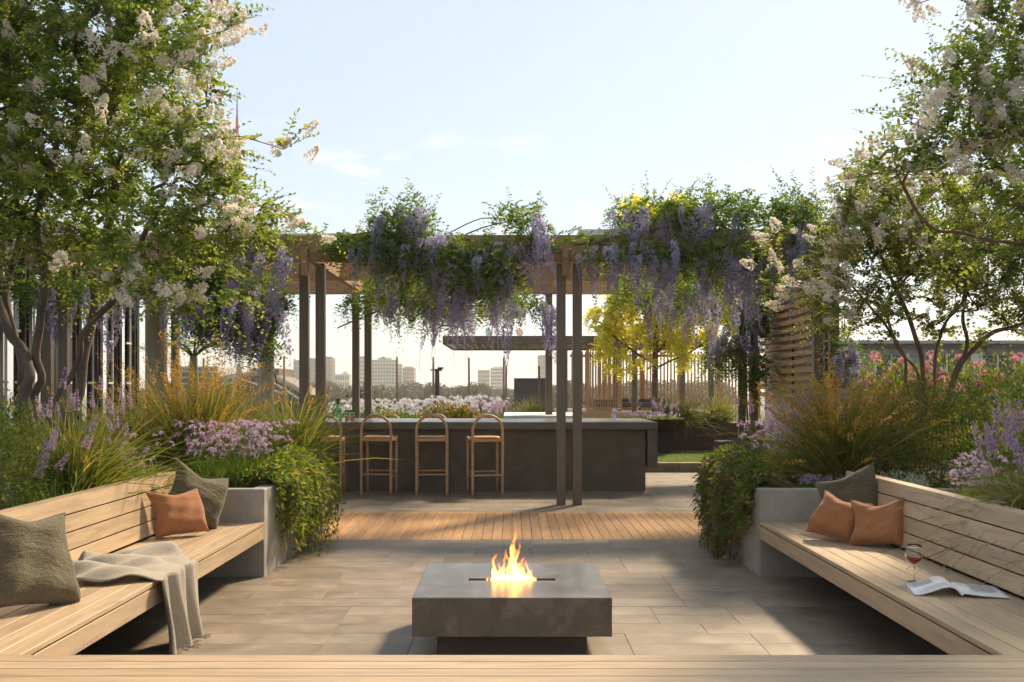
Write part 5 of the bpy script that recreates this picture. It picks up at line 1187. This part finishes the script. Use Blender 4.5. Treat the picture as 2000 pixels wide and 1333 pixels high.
tower('grey stepped tower seen between the left twin posts', 596, 620, 700, 905, 'mid', 4, 9, M['fargold'], wf=.5, hf=.7)
tower('dark glass tower right of the left twin posts', 622, 648, 699.5, 900, 'mid', 5, 9, M['fargold'], wf=.45, hf=.7, roofbox=[(.3, .9, 1.2)])
tower('small white block low on the skyline beside the dark glass tower', 650, 682, 731, 1000, 'white', 7, 3, M['farglass'], roofbox=[(.55, .85, 2.5)])
tower('pale tower seen between the back post pair', 702, 712, 696, 1000, 'tan', 2, 10, M['farglass'])
tower('broad cream apartment block with balcony bands', 726, 776, 703, 950, 'cream', 9, 10, M['farglass'], bands=True, roofbox=[(.2, .75, 2.), (.35, .5, 3.2)])
tower('cream wing stepping down from the broad apartment block', 776.3, 785, 711, 955, 'cream', 2, 9, M['farglass'], bands=True)
tower('brick-coloured block right of the cream apartment block', 786, 809, 719, 940, 'brick', 5, 7, M['farglass'], roofbox=[(.1, .8, 1.3)])
tower('plain grey block in the middle of the view', 933, 956, 723, 1000, 'tan', 5, 6, M['farglass'])
tower('pale gridded block right of the plain grey one', 958, 984, 719, 1010, 'white', 7, 8, M['farglass'], roofbox=[(.2, .9, 1.5)])
tower('tan tower behind the dark box enclosure', 1051, 1073, 694, 800, 'tan', 3, 8, M['farglass'], wf=.2)
tower('low cream building behind the bottle palm', 345, 425, 716, 180, 'cream', 10, 5, M['farglass'], bands=True, dep=12)
tower('flat brown block beside the round tan column', 488, 545, 720, 170, 'brown', 6, 3, M['farglass'], dep=12)
# grandstand-like shed with white trusses
t = thing('arched_shed', 'brown shed with sloping roof and white diagonal trusses at the left', 'building', (P(520, 780, 140)[0], 140, GZ))
a_ = [P(420, 745, 140), P(470, 735, 140), P(520, 733, 140), P(560, 750, 140), P(605, 775, 140)]
top_ = spline(np.array(a_), 24); n_ = len(top_); bot = top_.copy(); bot[:, 2] = GZ
V = np.vstack([top_, bot, top_ + [0, 14, 0], bot + [0, 14, 0]]); k = np.arange(n_ - 1)
f_ = lambda A, B: np.stack([A * n_ + k, A * n_ + k + 1, B * n_ + k + 1, B * n_ + k], -1)
obj('hall', mk('hall', V, np.vstack([f_(1, 0), f_(0, 2), f_(2, 3)]), cols['brown']), None, t)
a = Acc(); addtube(a, top_ + [0, -.4, .1], .35, 6); obj('eave_beam', a.mesh('eave_beam', cols['tan']), None, t)
for (p0, p1) in (((455, 735), (560, 772)), ((455, 735), (400, 775)), ((455, 732), (455, 785)), ((520, 738), (600, 790)), ((420, 760), (470, 740))):
    a = Acc(); addtube(a, [P(*p0, 138.5), P(*p1, 138.5)], .16, 6); obj('truss', a.mesh('truss', cols['white']), None, t)
# radio mast
D = 250; t = thing('radio_mast', 'tall thin radio mast rising behind the big left tree', 'mast', (P(463, 700, D)[0], D, GZ)); cx_ = P(463, 700, D)[0]
M['mastblue'] = paint('mast_blue', (.10, .13, .30), .4); M['mastred'] = paint('mast_orange', (.50, .20, .08), .5)
z1, z2, z3 = P(463, 178, D)[2], P(463, 228, D)[2], P(463, 262, D)[2]
a = Acc(); addtube(a, [(cx_, D, z2), (cx_, D, (z1 + z2) / 2), (cx_, D, z1)], [.2, .16, .1], 6); obj('needle', a.mesh('needle', M['mastblue']), None, t)
a = Acc(); addtube(a, [(cx_, D, z3 - 3), (cx_, D, z3), (cx_, D, z2)], [.55, .45, .27], 8); obj('spire', a.mesh('spire', M['mastred']), None, t)
a = Acc()
for k in range(4):
    an = k * math.pi / 2 + .4; pts = []
    for zq in np.linspace(GZ, z3, 14): rr = (.6 + 4 * ((z3 - zq) / (z3 - GZ)) ** 1.6); pts.append((cx_ + rr * math.cos(an), D + rr * math.sin(an), zq))
    addtube(a, pts, .14, 5)
for zq in np.linspace(GZ + 6, z3 - 3, 16):
    rr = (.6 + 4 * ((z3 - zq) / (z3 - GZ)) ** 1.6); q = np.array([(cx_ + rr * math.cos(k * math.pi / 2 + .4), D + rr * math.sin(k * math.pi / 2 + .4), zq) for k in range(5)]); addtube(a, q, .07, 4)
obj('lattice', a.mesh('lattice', cols['white']), None, t)
# dark T-shaped lamp mast
D = 60; c = P(854, 725, D); t = thing('lamp_mast', 'dark T-shaped lamp mast beyond the white flowers', 'lamp mast', (c[0], D, GZ))
a = Acc(); addtube(a, [(c[0], D, GZ), (c[0], D, 0), (c[0], D, c[2])], [.2, .16, .13], 8); obj('mast', a.mesh('mast', M['dark']), None, t)
bx('arm', c[0] - .3, c[0] + .28, D - .08, D + .08, c[2], c[2] + .12, M['dark'], t); bx('lamp_head', c[0] + .02, c[0] + .36, D - .12, D + .12, c[2] + .121, c[2] + .22, M['dark'], t); bx('lamp_head', c[0] - .38, c[0] - .2, D - .12, D + .12, c[2] + .02, c[2] + .1, M['dark'], t)
# balloons
for px, py, lb, cc in ((955, 650, 'small teal hot air balloon low in the sky above the pavilion', (.12, .45, .52)), (1015, 649, 'small orange striped hot air balloon low in the sky above the pavilion', (.62, .30, .16))):
    D = 760; c = P(px, py, D); t = thing('hot_air_balloon', lb, 'balloon', (c[0], D, c[2] - 4)); mA = paint('balloon_a', cc, .6); mB = paint('balloon_b', (.62, .50, .44) if px > 1000 else (.3, .6, .66), .6)
    th_ = np.linspace(.12, math.pi - .45, 12); prof = [(2.9 * math.sin(q), 3.0 * math.cos(q)) for q in th_]
    for g_ in range(8):
        an = np.linspace(g_ * math.pi / 4, (g_ + 1) * math.pi / 4, 4); V = np.array([[(r_ * math.cos(q), r_ * math.sin(q), z_) for q in an] for r_, z_ in prof]).reshape(-1, 3); i = np.arange(11)[:, None] * 4; j = np.arange(3)[None]
        obj('gore', mk('gore', V, np.stack([i + j, i + 4 + j, i + 5 + j, i + 1 + j], -1).reshape(-1, 4), mA if g_ % 2 else mB, True), None, t, c)
    bx('basket', c[0] - .4, c[0] + .4, D - .4, D + .4, c[2] - 5, c[2] - 4.3, M['pole'], t)
# trees of the parkland below
def fartree(seed, R_, Hh, nl, sz):
    r = np.random.default_rng(seed); lobes = np.c_[r.normal(0, .5, (7, 2)) * R_ * .75, r.uniform(-.35, .35, 7) * R_]
    pk = r.integers(0, 7, nl); dr = rdir(r, nl); q = lobes[pk] + dr * (R_ * .55) * (r.uniform(.3, 1, (nl, 1)) ** .5) + np.array([0, 0, Hh - R_ * .9])
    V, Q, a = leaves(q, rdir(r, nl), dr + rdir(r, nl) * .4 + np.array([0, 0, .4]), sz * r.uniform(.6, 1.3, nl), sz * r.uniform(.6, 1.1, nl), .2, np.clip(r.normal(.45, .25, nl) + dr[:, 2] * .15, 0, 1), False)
    cm_ = mk('crown', V, Q, M['farleaf'], attr=a)
    w_ = Acc(); addtube(w_, [(0, 0, 0), (.1, 0, Hh * .4), (0, .1, Hh - R_)], [R_ * .07, R_ * .055, R_ * .03], 6)
    for k in range(4): e = lobes[k] + np.array([0, 0, Hh - R_]); addtube(w_, [(0, 0, Hh * .45), e * .5 + np.array([0, 0, Hh * .3]), e], [R_ * .035, R_ * .02, R_ * .01], 4)
    return cm_, w_.mesh('trunk', M['bark'])
FT = [fartree(500 + i, 5.5, 16 + i % 3, 1700, .75) for i in range(4)]; NT = [fartree(520 + i, 3.3, 14.6, 3200, .36) for i in range(3)]
r = np.random.default_rng(530)
for i, (px, yt, D) in enumerate([(622, 752, 75), (650, 768, 60), (672, 775, 62), (600, 765, 70), (706, 753, 80), (730, 768, 66), (752, 772, 62), (775, 778, 60), (690, 780, 58), (812, 775, 70), (880, 772, 75), (905, 776, 70), (940, 770, 78), (968, 768, 80), (992, 772, 75), (640, 785, 52), (560, 770, 75)]):
    c = P(px, yt, D); t = thing('parkland_tree', 'olive green tree crown just below the terrace edge', 'tree', (c[0], D, GZ), 'nearer trees below the terrace edge'); k = i % 3; s_ = (c[2] - GZ) / 14.9
    obj('crown', NT[k][0], None, t, (0, 0, 0), (0, 0, i * 1.3), s_, local=True); obj('trunk', NT[k][1], None, t, (0, 0, 0), (0, 0, i * 1.3), s_, local=True)
for i in range(120):
    px = 280 + i * 9.6 + r.uniform(-6, 6); D = r.uniform(300, 480); yt = r.uniform(738, 756) + (5 if 820 < px < 1000 else 0) * r.uniform(0, 1) + (px > 1060) * -4
    c = P(px, yt, D); t = thing('woodland_tree', 'hazy tree of the distant woodland belt', 'tree', (c[0], D, GZ), 'trees of the distant woodland belt'); k = r.integers(4); s_ = (c[2] - GZ) / (16.3 + k % 3)
    a_ = float(r.uniform(0, 6)); obj('crown', FT[k][0], None, t, (0, 0, 0), (0, 0, a_), s_, local=True); obj('trunk', FT[k][1], None, t, (0, 0, 0), (0, 0, a_), s_, local=True)
# ------------------------------------------------------------------ haze: one box of thin warm air round everything
V, Q, T = boxVF(4640, 3040, 94, 1.)
hz = bpy.data.materials.new('haze'); hz.use_nodes = True; hn = hz.node_tree; hn.nodes.clear(); ho = hn.nodes.new('ShaderNodeOutputMaterial'); pv_ = hn.nodes.new('ShaderNodeVolumePrincipled')
pv_.inputs['Color'].default_value = (1, .95, .86, 1); pv_.inputs['Density'].default_value = .0004; pv_.inputs['Anisotropy'].default_value = .35; hn.links.new(pv_.outputs[0], ho.inputs['Volume'])
HAZE = True
if HAZE:
    o = obj('haze', mk('haze', V, [Q, T], hz), None, None, (0, 800, 32)); tag(o, 'thin warm evening haze in the air', 'haze', kind='stuff')
